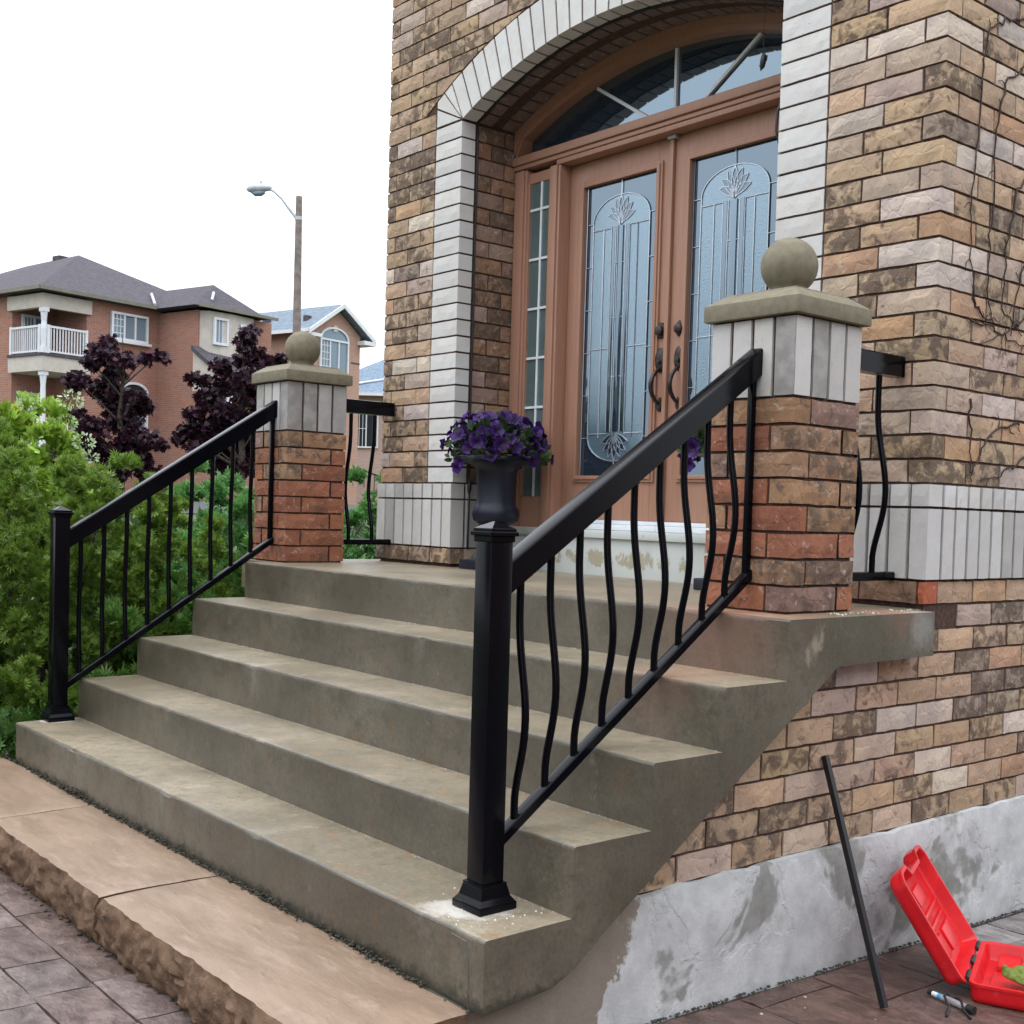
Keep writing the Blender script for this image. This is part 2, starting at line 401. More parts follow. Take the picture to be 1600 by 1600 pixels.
M['pole'] = m_plain('weathered_pole', (0.19, 0.155, 0.14), 0.85, 0.25, 5, 0.3, 0.01)
M['lamp_metal'] = m_plain('lamp_aluminium', (0.42, 0.45, 0.49), 0.5, 0.1, 6, 0.05, metal=0.2)

# ------------------------------------------------------------------ mesh helpers
def tag(o, label=None, cat=None, group=None, kind=None):
    if label: o['label'] = label
    if cat: o['category'] = cat
    if group: o['group'] = group
    if kind: o['kind'] = kind
    return o
def link(name, me, parent=None, loc=(0, 0, 0), rot=(0, 0, 0)):
    o = bpy.data.objects.new(name, me)
    COL.objects.link(o)
    o.location = loc; o.rotation_euler = rot
    if parent is not None: o.parent = parent
    return o
def empty(name, loc=(0, 0, 0), rz=0.0):
    o = link(name, None, None, loc, (0, 0, rz))
    o.empty_display_size = 0.1
    return o

class MB:
    def __init__(s):
        s.v = []; s.f = []; s.mi = []; s.cur = 0
    def add(s, vs_, fs):
        k = len(s.v)
        s.v += [tuple(p) for p in vs_]
        for f in fs:
            s.f.append([i + k for i in f]); s.mi.append(s.cur)
        return s
    def box(s, x0, x1, y0, y1, z0, z1):
        return s.add([(x0, y0, z0), (x1, y0, z0), (x1, y1, z0), (x0, y1, z0), (x0, y0, z1), (x1, y0, z1), (x1, y1, z1), (x0, y1, z1)],
                     [(0, 3, 2, 1), (4, 5, 6, 7), (0, 1, 5, 4), (1, 2, 6, 5), (2, 3, 7, 6), (3, 0, 4, 7)])
    def bbox(s, x0, x1, y0, y1, z0, z1, b=0.004):      # box with chamfered edges
        bm = bmesh.new(); bmesh.ops.create_cube(bm, size=1)
        for v in bm.verts:
            v.co = Vector(((x0 + x1) / 2 + v.co.x * (x1 - x0), (y0 + y1) / 2 + v.co.y * (y1 - y0), (z0 + z1) / 2 + v.co.z * (z1 - z0)))
        bmesh.ops.bevel(bm, geom=bm.edges[:], offset=b, segments=2, affect='EDGES', profile=0.6)
        bm.verts.index_update()
        s.add([v.co[:] for v in bm.verts], [[v.index for v in f.verts] for f in bm.faces]); bm.free()
        return s
    def prism(s, poly, y0, y1, ax=1):                   # polygon (u,v) pushed along axis ax from y0 to y1
        n = len(poly)
        def P(u, v, w): return {0: (w, u, v), 1: (u, w, v), 2: (u, v, w)}[ax]
        vs_ = [P(u, v, y0) for u, v in poly] + [P(u, v, y1) for u, v in poly]
        fs = [list(range(n)), list(range(2 * n - 1, n - 1, -1))] + [[i, i + n, (i + 1) % n + n, (i + 1) % n] for i in range(n)]
        return s.add(vs_, fs)
    def tube(s, pts, r, seg=8, cap=True, square=False):
        pts = [Vector(p) for p in pts]; n = len(pts)
        k = 4 if square else seg
        rr = r if isinstance(r, (list, tuple)) else [r] * n
        tang = []
        for i in range(n):
            d = (pts[min(i + 1, n - 1)] - pts[max(i - 1, 0)])
            tang.append(d.normalized() if d.length > 1e-9 else Vector((0, 0, 1)))
        ref = Vector((0, 1, 0)) if abs(tang[0].y) < 0.9 else Vector((1, 0, 0))
        u = tang[0].cross(ref).normalized()
        vs_ = []; fs = []
        for i in range(n):
            u = (u - tang[i] * u.dot(tang[i])).normalized(); w = tang[i].cross(u)
            for j in range(k):
                a = 2 * math.pi * j / k + (math.pi / 4 if square else 0)
                vs_.append(pts[i] + (u * math.cos(a) + w * math.sin(a)) * rr[i])
        for i in range(n - 1):
            for j in range(k):
                fs.append([i * k + j, i * k + (j + 1) % k, (i + 1) * k + (j + 1) % k, (i + 1) * k + j])
        if cap:
            fs.append(list(range(k))[::-1]); fs.append([(n - 1) * k + j for j in range(k)])
        return s.add(vs_, fs)
    def lathe(s, prof, seg=32, c=(0, 0, 0)):
        vs_ = []; fs = []; n = len(prof)
        for r, z in prof:
            for j in range(seg):
                a = 2 * math.pi * j / seg
                vs_.append((c[0] + r * math.cos(a), c[1] + r * math.sin(a), c[2] + z))
        for i in range(n - 1):
            for j in range(seg):
                fs.append([i * seg + j, i * seg + (j + 1) % seg, (i + 1) * seg + (j + 1) % seg, (i + 1) * seg + j])
        fs.append(list(range(seg))[::-1]); fs.append([(n - 1) * seg + j for j in range(seg)])
        return s.add(vs_, fs)
    def mesh(s, name, mats, smooth=False):
        me = bpy.data.meshes.new(name)
        me.from_pydata(s.v, [], s.f)
        for m in (mats if isinstance(mats, (list, tuple)) else [mats]): me.materials.append(M[m])
        if any(s.mi): me.polygons.foreach_set('material_index', s.mi)
        bm = bmesh.new(); bm.from_mesh(me); bmesh.ops.recalc_face_normals(bm, faces=bm.faces); bm.to_mesh(me); bm.free()
        if smooth:
            me.polygons.foreach_set('use_smooth', [True] * len(me.polygons))
            if smooth != 'all': me.set_sharp_from_angle(angle=R(smooth if smooth is not True else 35))
        me.update()
        return me
    def build(s, name, mats, parent=None, smooth=False, loc=(0, 0, 0), rot=(0, 0, 0)):
        return link(name, s.mesh(name, mats, smooth), parent, loc, rot)

def copy_tree(o, parent=None):
    c = o.copy(); COL.objects.link(c)
    if parent is not None: c.parent = parent
    for ch in list(o.children): copy_tree(ch, c)
    return c

C = 0.089            # one brick course
J = 0.010            # joint
HZ = 0.020           # underside of the house's first course above the landing
_cache = {}
def brick_mesh(L, H, D, mat, var, rough=0.0028):
    if mat == 'white_brick': rough = min(rough, 0.0013)
    key = (round(L, 3), round(H, 3), round(D, 3), mat, var)
    if key in _cache: return _cache[key]
    rg = random.Random(hash(key[:3]) % 9973 + var * 131)
    nx = 5 if L > 0.14 else 3
    nz = 2 if H < 0.14 else 5
    if nz == 5: nx = 2
    vs_ = []; fs = []
    for j in range(nz + 1):
        for i in range(nx + 1):
            edge = i in (0, nx) or j in (0, nz)
            x = (i / nx - 0.5) * L; z = (j / nz - 0.5) * H
            x += rg.uniform(-1, 1) * rough * (0.7 if i in (0, nx) else 3); z += rg.uniform(-1, 1) * rough * (0.6 if j in (0, nz) else 3)
            y = (rg.uniform(0.0, 0.8) * rough if edge else -rg.uniform(0.0, 1.6) * rough)
            vs_.append((x, y, z))
    W = nx + 1
    for j in range(nz):
        for i in range(nx):
            fs.append([j * W + i, j * W + i + 1, (j + 1) * W + i + 1, (j + 1) * W + i])
    ring = [i for i in range(nx + 1)] + [j * W + nx for j in range(1, nz + 1)] + [nz * W + i for i in range(nx - 1, -1, -1)] + [j * W for j in range(nz - 1, 0, -1)]
    k0 = len(vs_)
    for r_ in ring: vs_.append((vs_[r_][0], D, vs_[r_][2]))
    n = len(ring)
    for q in range(n):
        fs.append([ring[q], k0 + q, k0 + (q + 1) % n, ring[(q + 1) % n]])
    m = MB(); m.add(vs_, fs)
    _cache[key] = m.mesh('brick', mat)
    return _cache[key]

rb = random.Random(11)
HOUSE_PAL = [((0.372, 0.268, 0.184), 0.45, 6), ((0.370, 0.292, 0.240), 0.40, 4), ((0.450, 0.390, 0.340), 0.25, 3),
             ((0.330, 0.248, 0.172), 0.95, 6), ((0.360, 0.264, 0.174), 0.75, 4), ((0.365, 0.235, 0.150), 0.2, 2), ((0.25, 0.20, 0.160), 0.85, 2)]
PIER_PAL = [((0.245, 0.100, 0.060), 0.5, 5), ((0.225, 0.138, 0.088), 0.85, 4), ((0.205, 0.128, 0.105), 0.6, 2), ((0.260, 0.155, 0.092), 0.7, 4)]
def pick(pal, r=rb):
    tot = sum(p[2] for p in pal); x = r.uniform(0, tot)
    for c, a, w in pal:
        x -= w
        if x <= 0: break
    k = r.uniform(0.95, 1.24)
    return (c[0] * k, c[1] * k * r.uniform(0.97, 1.03), c[2] * k * r.uniform(0.94, 1.06), max(0, min(1, a + r.uniform(-0.2, 0.2))))
def white(r=rb, lo=0.52, hi=0.63, dirt=0.0):
    k = r.uniform(lo, hi)
    if r.random() < dirt: k *= 0.72
    return (k * r.uniform(0.99, 1.01), k * 0.99, k * r.uniform(0.94, 0.98), 0)

def put_brick(parent, name, face, u0, u1, z0, z1, plane, mat='brick', col=None, depth=0.088, var=None):
    """face 'F': plane y=plane, looking to -y, u is x.  face 'S': plane x=plane, looking to +x, u is y.  face 'W': looking to -x."""
    me = brick_mesh(u1 - u0, z1 - z0, depth, mat, rb.randrange(5) if var is None else var)
    uc = (u0 + u1) / 2; zc = (z0 + z1) / 2
    jy = rb.uniform(-0.0015, 0.0015)
    if face == 'F': o = link(name, me, parent, (uc, plane + jy, zc))
    elif face == 'S': o = link(name, me, parent, (plane + jy, uc, zc), (0, 0, math.pi / 2))
    else: o = link(name, me, parent, (plane + jy, uc, zc), (0, 0, -math.pi / 2))
    o.color = col if col else pick(HOUSE_PAL)
    return o
def put_poly(parent, name, poly, y, depth, mat='brick', col=None):
    cx = sum(p[0] for p in poly) / len(poly); cz = sum(p[1] for p in poly) / len(poly)
    m = MB(); m.prism([(p[0] - cx, p[1] - cz) for p in poly], 0, depth)
    o = m.build(name, mat, parent, loc=(cx, y + rb.uniform(-0.001, 0.001), cz))
    o.color = col if col else pick(HOUSE_PAL)
    return o
def clip(poly, a, b, c):           # keep the side where a*x + b*z >= c
    out = []
    for i in range(len(poly)):
        p, q = poly[i], poly[(i + 1) % len(poly)]
        dp = a * p[0] + b * p[1] - c; dq = a * q[0] + b * q[1] - c
        if dp >= 0: out.append(p)
        if (dp > 0 and dq < 0) or (dp < 0 and dq > 0):
            t = dp / (dp - dq); out.append((p[0] + (q[0] - p[0]) * t, p[1] + (q[1] - p[1]) * t))
    return out

# ------------------------------------------------------------------ ground
def gz(y): return -1.195 - 0.04 * (y - 0.5)
def terrain(x, y):
    t = min(1, max(0, (-x - 7.0) / 36.0)); t = t * t * (3 - 2 * t)
    bed = min(1, max(0, (-x - 3.7) / 0.6)) * 0.24
    return -1.34 + bed + 1.55 * t
gm = MB()
xs = [-1500, -600, -250, -120, -80, -60] + [-50 + 2 * i for i in range(20)] + [-10 + 0.5 * i for i in range(41)] + [12, 20, 60, 250, 900]
ys = [-900, -250, -80, -40, -20, -12, -8] + [-6 + 0.5 * i for i in range(33)] + [12, 16, 22, 30, 45, 80, 200, 600, 1500]
vv = [(x, y, terrain(x, y) + (0.02 * mnoise.noise(Vector((x * 2, y * 2, 0))) if abs(x) < 60 else 0)) for y in ys for x in xs]
nX = len(xs)
gm.add(vv, [[j * nX + i, j * nX + i + 1, (j + 1) * nX + i + 1, (j + 1) * nX + i] for j in range(len(ys) - 1) for i in range(nX - 1)])
tag(gm.build('ground', 'ground', smooth='all'), kind='structure')
rm = MB()
rx = [-38 + i for i in range(9)]
ry = [-60 + 4 * i for i in range(40)]
rm.add([(x, y, terrain(x, y) + 0.03) for y in ry for x in rx], [[j * 9 + i, j * 9 + i + 1, (j + 1) * 9 + i + 1, (j + 1) * 9 + i] for j in range(39) for i in range(8)])
tag(rm.build('road', 'asphalt', smooth='all'), kind='structure')

# stamped paving: a joint-coloured bed with single stones on it
pm = MB()
pm.add([(-4.2, -6.0, gz(-6.0) - 0.012), (7.0, -6.0, gz(-6.0) - 0.012), (7.0, 6.0, gz(6.0) - 0.012), (-4.2, 6.0, gz(6.0) - 0.012)], [(0, 1, 2, 3)])
patio = tag(pm.build('patio', 'patio_joint'), kind='structure')
rp = random.Random(5)
def paving_stone(x0, x1, y0, y1, col, g=0.0035):
    n = 3; vs_ = []; fs = []
    W = 4
    for j in range(4):
        for i in range(4):
            x = x0 + g + (x1 - x0 - 2 * g) * i / 3; y = y0 + g + (y1 - y0 - 2 * g) * j / 3
            e = i in (0, 3) or j in (0, 3)
            vs_.append((x + rp.uniform(-1, 1) * 0.003, y + rp.uniform(-1, 1) * 0.003, gz(y) - (0.004 if e else 0) + rp.uniform(-0.0015, 0.0025)))
    for j in range(3):
        for i in range(3): fs.append([j * W + i, j * W + i + 1, (j + 1) * W + i + 1, (j + 1) * W + i])
    ring = [0, 1, 2, 3, 7, 11, 15, 14, 13, 12, 8, 4]
    k = len(vs_)
    for r_ in ring: vs_.append((vs_[r_][0], vs_[r_][1], vs_[r_][2] - 0.02))
    for q in range(12): fs.append([ring[q], k + q, k + (q + 1) % 12, ring[(q + 1) % 12]])
    cx, cy = (x0 + x1) / 2, (y0 + y1) / 2; cz = gz(cy)
    m = MB(); m.add([(a - cx, b - cy, c - cz) for a, b, c in vs_], fs)
    o = m.build('paving_stone', 'paver', patio, smooth=40, loc=(cx, cy, cz))
    o.color = col + (1,)
def stone_rows(xa, xb, ya, yb, dmin, dmax, lmin, lmax, pal):
    y = ya; cnt = 0
    while y < yb - 0.02:
        d = rp.uniform(dmin, dmax); y1 = min(y + d, yb)
        x = xa - rp.uniform(0, lmax)
        while x < xb:
            x1 = x + rp.uniform(lmin, lmax)
            if min(x1, xb) - max(x, xa) > 0.03:
                k = rp.uniform(0.8, 1.2); c = rp.choice(pal)
                paving_stone(max(x, xa), min(x1, xb), y, y1, tuple(q * k for q in c)); cnt += 1
            x = x1
        y = y1
    return cnt
mauve = [(0.152, 0.110, 0.095), (0.132, 0.092, 0.078), (0.175, 0.134, 0.118), (0.155, 0.106, 0.086)]
brown = [(0.115, 0.066, 0.048), (0.125, 0.074, 0.056), (0.105, 0.064, 0.052)]
stone_rows(-3.4, 0.0, -2.35, -1.55, 0.14, 0.19, 0.26, 0.42, mauve)
stone_rows(-0.04, 1.5, -1.9, -0.9, 0.30, 0.42, 0.40, 0.6, brown)
stone_rows(-0.04, 1.5, -0.9, 0.95, 0.30, 0.45, 0.40, 0.65, brown)
stone_rows(-0.04, 1.6, 0.95, 2.6, 0.35, 0.5, 0.45, 0.65, [(0.26, 0.235, 0.22), (0.24, 0.215, 0.20)])

# ------------------------------------------------------------------ our house: brick front with arched entrance, side wall, foundation
house = tag(empty('brick_house', (-1.9, 1.1, 0.0)), 'buff brick house front with white brick arch and double brown doors', 'house')
HO = Vector((-1.9, 1.1, 0.0))
def hp(o):                          # parent to the house keeping world coordinates
    o.parent = house; o.location = Vector(o.location) - HO
    return o
class HProxy: pass
XL, XR, JL, JR, YF = -3.73, -0.089, -3.015, -0.842, 0.895
QW = 0.235
XM = (JL + JR) / 2; HS = (JR - JL) / 2
ZS = HZ + 27 * C                    # springing of the arch
ZC = 2.675
RI = (HS ** 2 + (ZC - ZS) ** 2) / (2 * (ZC - ZS))
CZ = ZC - RI
RE = RI + QW
def intr(x, r=RI): return CZ + math.sqrt(max(0, r * r - (x - XM) ** 2))
TOP = 3.9
wb = MB()
# mortar backing of the front wall, set 7 mm behind the brick faces, with the arched opening left out
yb0, yb1 = YF + 0.007, 1.34
xsl = [XL + 0.007] + [JL - 0.007] + [JL + (JR - JL) * i / 40 for i in range(0, 41)] + [JR + 0.007, XR - 0.007]
wb.box(XL + 0.007, JL - 0.007, yb0, yb1, -1.3, TOP)
wb.box(JR + 0.007, XR - 0.007, yb0, yb1, -1.3, TOP)
arcp = [(JL - 0.007, ZS - 0.02)] + [(JL + (JR - JL) * i / 40, intr(JL + (JR - JL) * i / 40) + 0.007) for i in range(41)] + [(JR + 0.007, ZS - 0.02), (JR + 0.007, TOP), (JL - 0.007, TOP)]
for i in range(40):
    xa, xb = JL + (JR - JL) * i / 40, JL + (JR - JL) * (i + 1) / 40
    wb.prism([(xa, intr(xa) + 0.007), (xb, intr(xb) + 0.007), (xb, TOP), (xa, TOP)], yb0, yb1)
wb.box(JL - 0.007, JL, yb0, yb1, ZS, TOP); wb.box(JR, JR + 0.007, yb0, yb1, ZS, TOP)
front = hp(wb.build('front_wall', 'mortar'))
sb_ = MB(); sb_.box(-1.2, XR - 0.007, 1.3405, 5.0, -1.3, TOP)
sb_.prism([(-1.0, -1.3), (-1.0, -0.93), (0.26, -0.11), (yb0 - 0.0005, -0.11), (yb0 - 0.0005, -1.3)], -0.8, XR - 0.007, 0)
sb_.box(XL + 0.02, -1.2005, 1.62, 5.0, -1.3, TOP)
side = hp(sb_.build('side_wall', 'mortar'))
FO = HO
def fb(parent, *a, **k):
    o = put_brick(None, *a, **k); o.parent = parent; o.location = Vector(o.location) - FO; return o
def fpoly(parent, *a, **k):
    o = put_poly(None, *a, **k); o.parent = parent; o.location = Vector(o.location) - FO; return o
# parents sit at the house origin, so children use world minus house origin
front.location = (0, 0, 0); side.location = (0, 0, 0)
def shift_mesh(o, d):
    o.data.transform(Matrix.Translation(-d))
shift_mesh(front, HO); shift_mesh(side, HO)
def zc(k): return HZ + k * C, HZ + (k + 1) * C - J
stuff = MB()                        # bricks high up or far along that the photograph hardly shows
def stuff_brick(face, u0, u1, z0, z1, plane):
    d = 0.08
    if face == 'F': stuff.box(u0, u1, plane, plane + d, z0, z1)
    else: stuff.box(plane - d, plane, u0, u1, z0, z1)

# left strip of the front, quoins, right strip
for k in range(5, 43):
    z0, z1 = zc(k)
    big = k < 37
    xe = XL; lim = JL - QW - J
    segs = ([0.215, 0.245] if k % 2 else [0.082, 0.245, 0.115])
    x = XL
    row = []
    for i, L_ in enumerate(segs):
        x1 = x + L_
        if i == len(segs) - 1: x1 = lim
        row.append((x, x1)); x = x1 + J
    if z1 < ZS + 0.12:
        for a_, b_ in row: fb(front, 'brick', 'F', a_, b_, z0, z1, YF)
    else:
        # over the arch: carry on to the right with the course and cut at the outer ring
        x = XL; first = row[0][1] - row[0][0]
        segx = [(x, x + first)]; x += first + J
        while x < XR - 0.02:
            x1 = min(x + 0.24, XR)
            segx.append((x, x1)); x = x1 + J
        for a_, b_ in segx:
            poly = [(a_, z0), (b_, z0), (b_, z1), (a_, z1)]
            far = max(math.hypot(px_ - XM, pz_ - CZ) for px_, pz_ in poly); near = min(math.hypot(px_ - XM, pz_ - CZ) for px_, pz_ in poly)
            lo = RE + J * 0.9
            if far < lo + 0.012: continue
            vis = a_ < -2.1 and k < 38
            if near > lo or b_ < JL - QW - J:
                if vis: fb(front, 'brick', 'F', a_, b_, z0, z1, YF)
                else: stuff_brick('F', a_, b_, z0, z1, YF)
            else:
                left_ = (a_ + b_) / 2 < XM
                a2, b2 = (a_, b_) if left_ else (2 * XM - b_, 2 * XM - a_)     # work on the left half, mirror back
                cutp = []; zs_ = [z0 + (z1 - z0) * q / 8 for q in range(9)]
                for zq in zs_:
                    xl_ = XM - math.sqrt(max(0.0, lo * lo - (zq - CZ) ** 2))
                    if zq < 2.570: xl_ = min(xl_, JL - QW - J)
                    if xl_ > a2 + 0.002: cutp.append((min(b2, xl_), zq))
                if len(cutp) < 3: continue
                poly = [(a2, cutp[0][1])] + cutp + [(a2, cutp[-1][1])]
                if cutp[0][0] - a2 < 0.006: poly = poly[1:]
                if not left_: poly = [(2 * XM - px_, pz_) for px_, pz_ in poly][::-1]
                if len(poly) >= 3:
                    if vis: fpoly(front, 'brick', poly, YF, 0.085)
                    else: stuff.prism(poly, YF, YF + 0.08)
for k in range(5, 27):
    z0, z1 = zc(k)
    if k == 26: pass
    fb(front, 'quoin_brick', 'F', JL - QW, JL, z0, z1, YF, mat='white_brick', col=white(), depth=0.092)
    fb(front, 'quoin_brick', 'F', JR, JR + QW, z0, z1, YF, mat='white_brick', col=white(), depth=0.092)
# right strip between quoin and corner (carried past the springing), corner bricks turn onto the side wall
for k in range(5, 30):
    z0, z1 = zc(k)
    xq = JR + QW + J
    segs = [(xq, xq + 0.160), (xq + 0.170, XR - 0.0865 - J), (XR - 0.0865, XR)] if k % 2 else [(xq, xq + 0.247), (xq + 0.257, XR)]
    if k > 26: continue
    for i, (a_, b_) in enumerate(segs):
        last = i == len(segs) - 1
        if k % 2 and last: continue           # that header is the end of the side wall's stretcher
        fb(front, 'brick', 'F', a_, b_, z0, z1, YF, depth=0.0865 if last else 0.085)
# side wall bricks
for k in range(-9, 43):
    z0, z1 = zc(k)
    if 1 <= k <= 4: continue
    low = k < 0 or k == 0
    if k > 0: y = YF if k % 2 else YF + 0.0865 + J
    else: y = -1.0 + (0.125 if k % 2 else 0.0)
    if k == 0: y = YF - 0.014 + 0.088 + J
    while y < 4.8:
        L_ = 0.24
        y1 = y + L_
        zlow = -0.6 + 0.65 * (y)              # stair soffit line
        hidden = k < 0 and (z1 < -0.9 or z0 > -0.16 + 0.653 * (y1 - 0.26) or (z0 > -0.17 and y1 < 0.75))
        pol = [(y, z0), (y1, z0), (y1, z1), (y, z1)]
        if k < 0 and y < YF:
            cut = clip(pol, 0.653, -1.0, 0.653 * 0.261 + 0.162 - 0.045)
            cut = clip(cut, 0, -1, 0.115) if len(cut) > 2 else cut
        else: cut = pol
        if not hidden and len(cut) > 2:
            vis = y < 1.64 and (k < 26)
            if len(cut) != 4 or abs(sum(q[0] for q in cut) - sum(q[0] for q in pol)) > 1e-6:
                cy_ = sum(q[0] for q in cut) / len(cut); cz_ = sum(q[1] for q in cut) / len(cut)
                mm = MB(); mm.prism([(q[0] - cy_, q[1] - cz_) for q in cut], -0.0865, 0.0, 0)
                o = mm.build('brick', 'brick', side, loc=Vector((XR, cy_, cz_)) - HO); o.color = pick(HOUSE_PAL)
            elif vis: fb(side, 'brick', 'S', y, y1, z0, z1, XR, depth=0.0865)
            else: stuff_brick('S', y, y1, z0, z1, XR)
        y = y1 + J
# projecting white plinth band: one course of brick, soldiers, rowlocks
def band(face, u0, u1, plane, par, tint=None, alt=0.088, dirt=0.15):
    n = max(1, round((u1 - u0 + J) / C)); w = (u1 - u0 + J) / n
    for i in range(n):
        a_, b_ = u0 + i * w, u0 + (i + 1) * w - J - 0.005
        fb(par, 'soldier_brick', face, a_, b_, HZ + C, HZ + 4 * C - J, plane, mat='white_brick', col=tint or white(lo=0.48, hi=0.60, dirt=dirt))
        fb(par, 'rowlock_brick', face, a_, b_, HZ + 4 * C, HZ + 5 * C - J, plane, mat='white_brick', col=tint or white(lo=0.48, hi=0.60, dirt=dirt))
PJ = 0.014
band('F', XL - 0.01, JL + PJ, YF - PJ, front)
band('S', YF + 0.092, 1.285, JL + PJ, front, dirt=0.7)
band('F', JR - PJ, XR + PJ, YF - PJ, front)
band('S', YF + 0.085, 1.75, XR + PJ, side)
band('W', YF + 0.092, 1.285, JR - PJ, front, dirt=0.7)
for u0, u1 in ((XL - 0.01, -3.655), (-3.645, -3.41), (-3.40, -3.20), (-3.19, JL + PJ)): fb(front, 'brick', 'F', u0, u1, HZ, HZ + C - J, YF - PJ)
fb(front, 'brick', 'S', YF + 0.085, 1.13, HZ, HZ + C - J, JL + PJ); fb(front, 'brick', 'S', 1.14, 1.285, HZ, HZ + C - J, JL + PJ)
for u0, u1 in ((JR - PJ, -0.62), (-0.61, -0.37), (-0.36, -0.12)): fb(front, 'brick', 'F', u0, u1, HZ, HZ + C - J, YF - PJ, col=(0.24, 0.15, 0.1, 0.6))
fb(front, 'brick', 'F', -0.11, XR + 0.002, HZ, HZ + C - J, YF - PJ, col=(0.33, 0.10, 0.055, 0.2))
# reveals of the doorway (behind the white headers) and the ring of voussoirs with its soffit
for k in range(5, 28):
    z0, z1 = zc(k)
    ys_ = [(1.003, 1.098), (1.108, 1.288)] if k % 2 else [(1.003, 1.19), (1.20, 1.288)]
    for a_, b_ in ys_:
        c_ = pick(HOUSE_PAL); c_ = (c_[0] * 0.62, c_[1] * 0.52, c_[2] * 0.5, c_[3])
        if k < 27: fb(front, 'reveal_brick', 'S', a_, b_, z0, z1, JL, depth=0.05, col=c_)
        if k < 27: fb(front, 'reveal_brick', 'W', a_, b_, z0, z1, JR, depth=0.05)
TH0 = math.asin(HS / RI)
NV = 25
def ringpoly(t0, t1, r0, r1): return [(XM + r * math.sin(t), CZ + r * math.cos(t)) for t, r in ((t0, r0), (t1, r0), (t1, r1), (t0, r1))]
gj = 0.0062 / RI
for i in range(NV):
    t0 = -TH0 + 2 * TH0 * i / NV + gj; t1 = -TH0 + 2 * TH0 * (i + 1) / NV - gj
    fpoly(front, 'voussoir', ringpoly(t0, t1, RI, RE), YF, 0.092, 'white_brick', white())
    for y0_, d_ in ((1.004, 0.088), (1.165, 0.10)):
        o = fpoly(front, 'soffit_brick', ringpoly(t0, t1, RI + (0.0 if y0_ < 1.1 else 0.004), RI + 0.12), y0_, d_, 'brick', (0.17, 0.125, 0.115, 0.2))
for sgn in (-1, 1):                 # fan of cut bricks where the ring meets the quoin
    cx_ = XM + sgn * HS
    angs = [0.0, 0.42, 0.80, math.pi / 2 - TH0]
    def rad(a):                     # distance from the springing corner outwards
        r = QW / max(0.05, math.cos(a))
        best = r
        for q in range(400):
            d = q * 0.001
            if math.hypot(cx_ + sgn * d * math.cos(a) - XM, ZS + d * math.sin(a) - CZ) > RE: best = min(best, d); break
        return best
    for a0, a1 in zip(angs[:-1], angs[1:]):
        g = 0.02
        pts = [(cx_ + sgn * 0.02 * math.cos((a0 + a1) / 2), ZS + 0.02 * math.sin((a0 + a1) / 2))]
        for q in range(4):
            a_ = a0 + g + (a1 - a0 - 2 * g) * q / 3
            r_ = rad(a_) - 0.002
            pts.append((cx_ + sgn * r_ * math.cos(a_), ZS + r_ * math.sin(a_)))
        fpoly(front, 'voussoir', pts, YF, 0.09, 'white_brick', white())
so = stuff.build('upper_brickwork', 'brick_far'); so.parent = front; shift_mesh(so, HO); so['kind'] = 'stuff'
# concrete foundation, slightly proud of the brick
fm = MB()
ny, nz_ = 90, 10
fx = -0.062
grid = []
for j in range(nz_ + 1):
    for i in range(ny + 1):
        y = -1.17 + (5.0 + 1.17) * (i / ny) ** 1.6; z = -1.32 + (-0.786 + 1.32) * j / nz_
        e = 0.006 * mnoise.noise(Vector((y * 5, z * 5, 3)))
        if j == nz_: z += 0.012 * mnoise.noise(Vector((y * 9, 1, 3))); e -= 0.010
        grid.append((fx + e, y, z))
Wn = ny + 1
fs = [[j * Wn + i, j * Wn + i + 1, (j + 1) * Wn + i + 1, (j + 1) * Wn + i] for j in range(nz_) for i in range(ny)]
k0 = len(grid)
for i in range(ny + 1): grid.append((-0.14, grid[nz_ * Wn + i][1], grid[nz_ * Wn + i][2] + 0.004))
fs += [[nz_ * Wn + i, nz_ * Wn + i + 1, k0 + i + 1, k0 + i] for i in range(ny)]
fm.add(grid, fs)
fm.box(-3.6, -0.075, -1.165, -1.02, -1.32, -0.945)
fo = hp(fm.build('foundation', 'foundation', smooth=50)); shift_mesh(fo, HO); fo.location = (0, 0, 0)

# ------------------------------------------------------------------ doors, sidelight, transom (parts of the house)
def hbuild(m, name, mat, parent=None, smooth=False):
    o = m.build(name, mat, parent or house, smooth); shift_mesh(o, HO); return o
YFR, YDO = 1.27, 1.345          # front of the frame, front of the door leaves
XA, XB = -2.625, -1.075         # clear opening for the two leaves
XMID = -1.845
ZB, ZH = 0.285, 2.185           # underside of leaves, underside of the header
df = MB()
def moulded(x0, x1, y, z0, z1):  # a post with stepped edges
    df.bbox(x0, x1, y, 1.50, z0, z1, 0.004)
    df.bbox(x0 + 0.016, x1 - 0.016, y - 0.012, y + 0.002, z0, z1, 0.004)
moulded(JL + 0.002, -2.905, YFR, 0.225, ZH + 0.02)
hbuild(df, 'door_jamb', 'door', smooth=40); df = MB()
moulded(-2.715, XA, YFR, 0.225, ZH - 0.002)
hbuild(df, 'door_jamb', 'door', smooth=40); df = MB()
moulded(XB, -0.96, YFR, 0.225, ZH - 0.002)
hbuild(df, 'door_jamb', 'door', smooth=40); df = MB()
moulded(-0.90, JR - 0.002, YFR, 0.225, ZH + 0.02)
hbuild(df, 'door_jamb', 'door', smooth=40); df = MB()
df.box(-2.905, -2.715, YFR + 0.02, 1.5, 0.225, 0.40); hbuild(df, 'sidelight_panel', 'door', smooth=40); df = MB()
df.box(-2.905, -2.715, YFR + 0.02, 1.5, 2.13, ZH)
hbuild(df, 'sidelight_rail', 'door', smooth=40); df = MB()
df.box(-0.96, -0.90, YFR + 0.02, 1.5, 0.225, ZH); hbuild(df, 'jamb_filler', 'door'); df = MB()
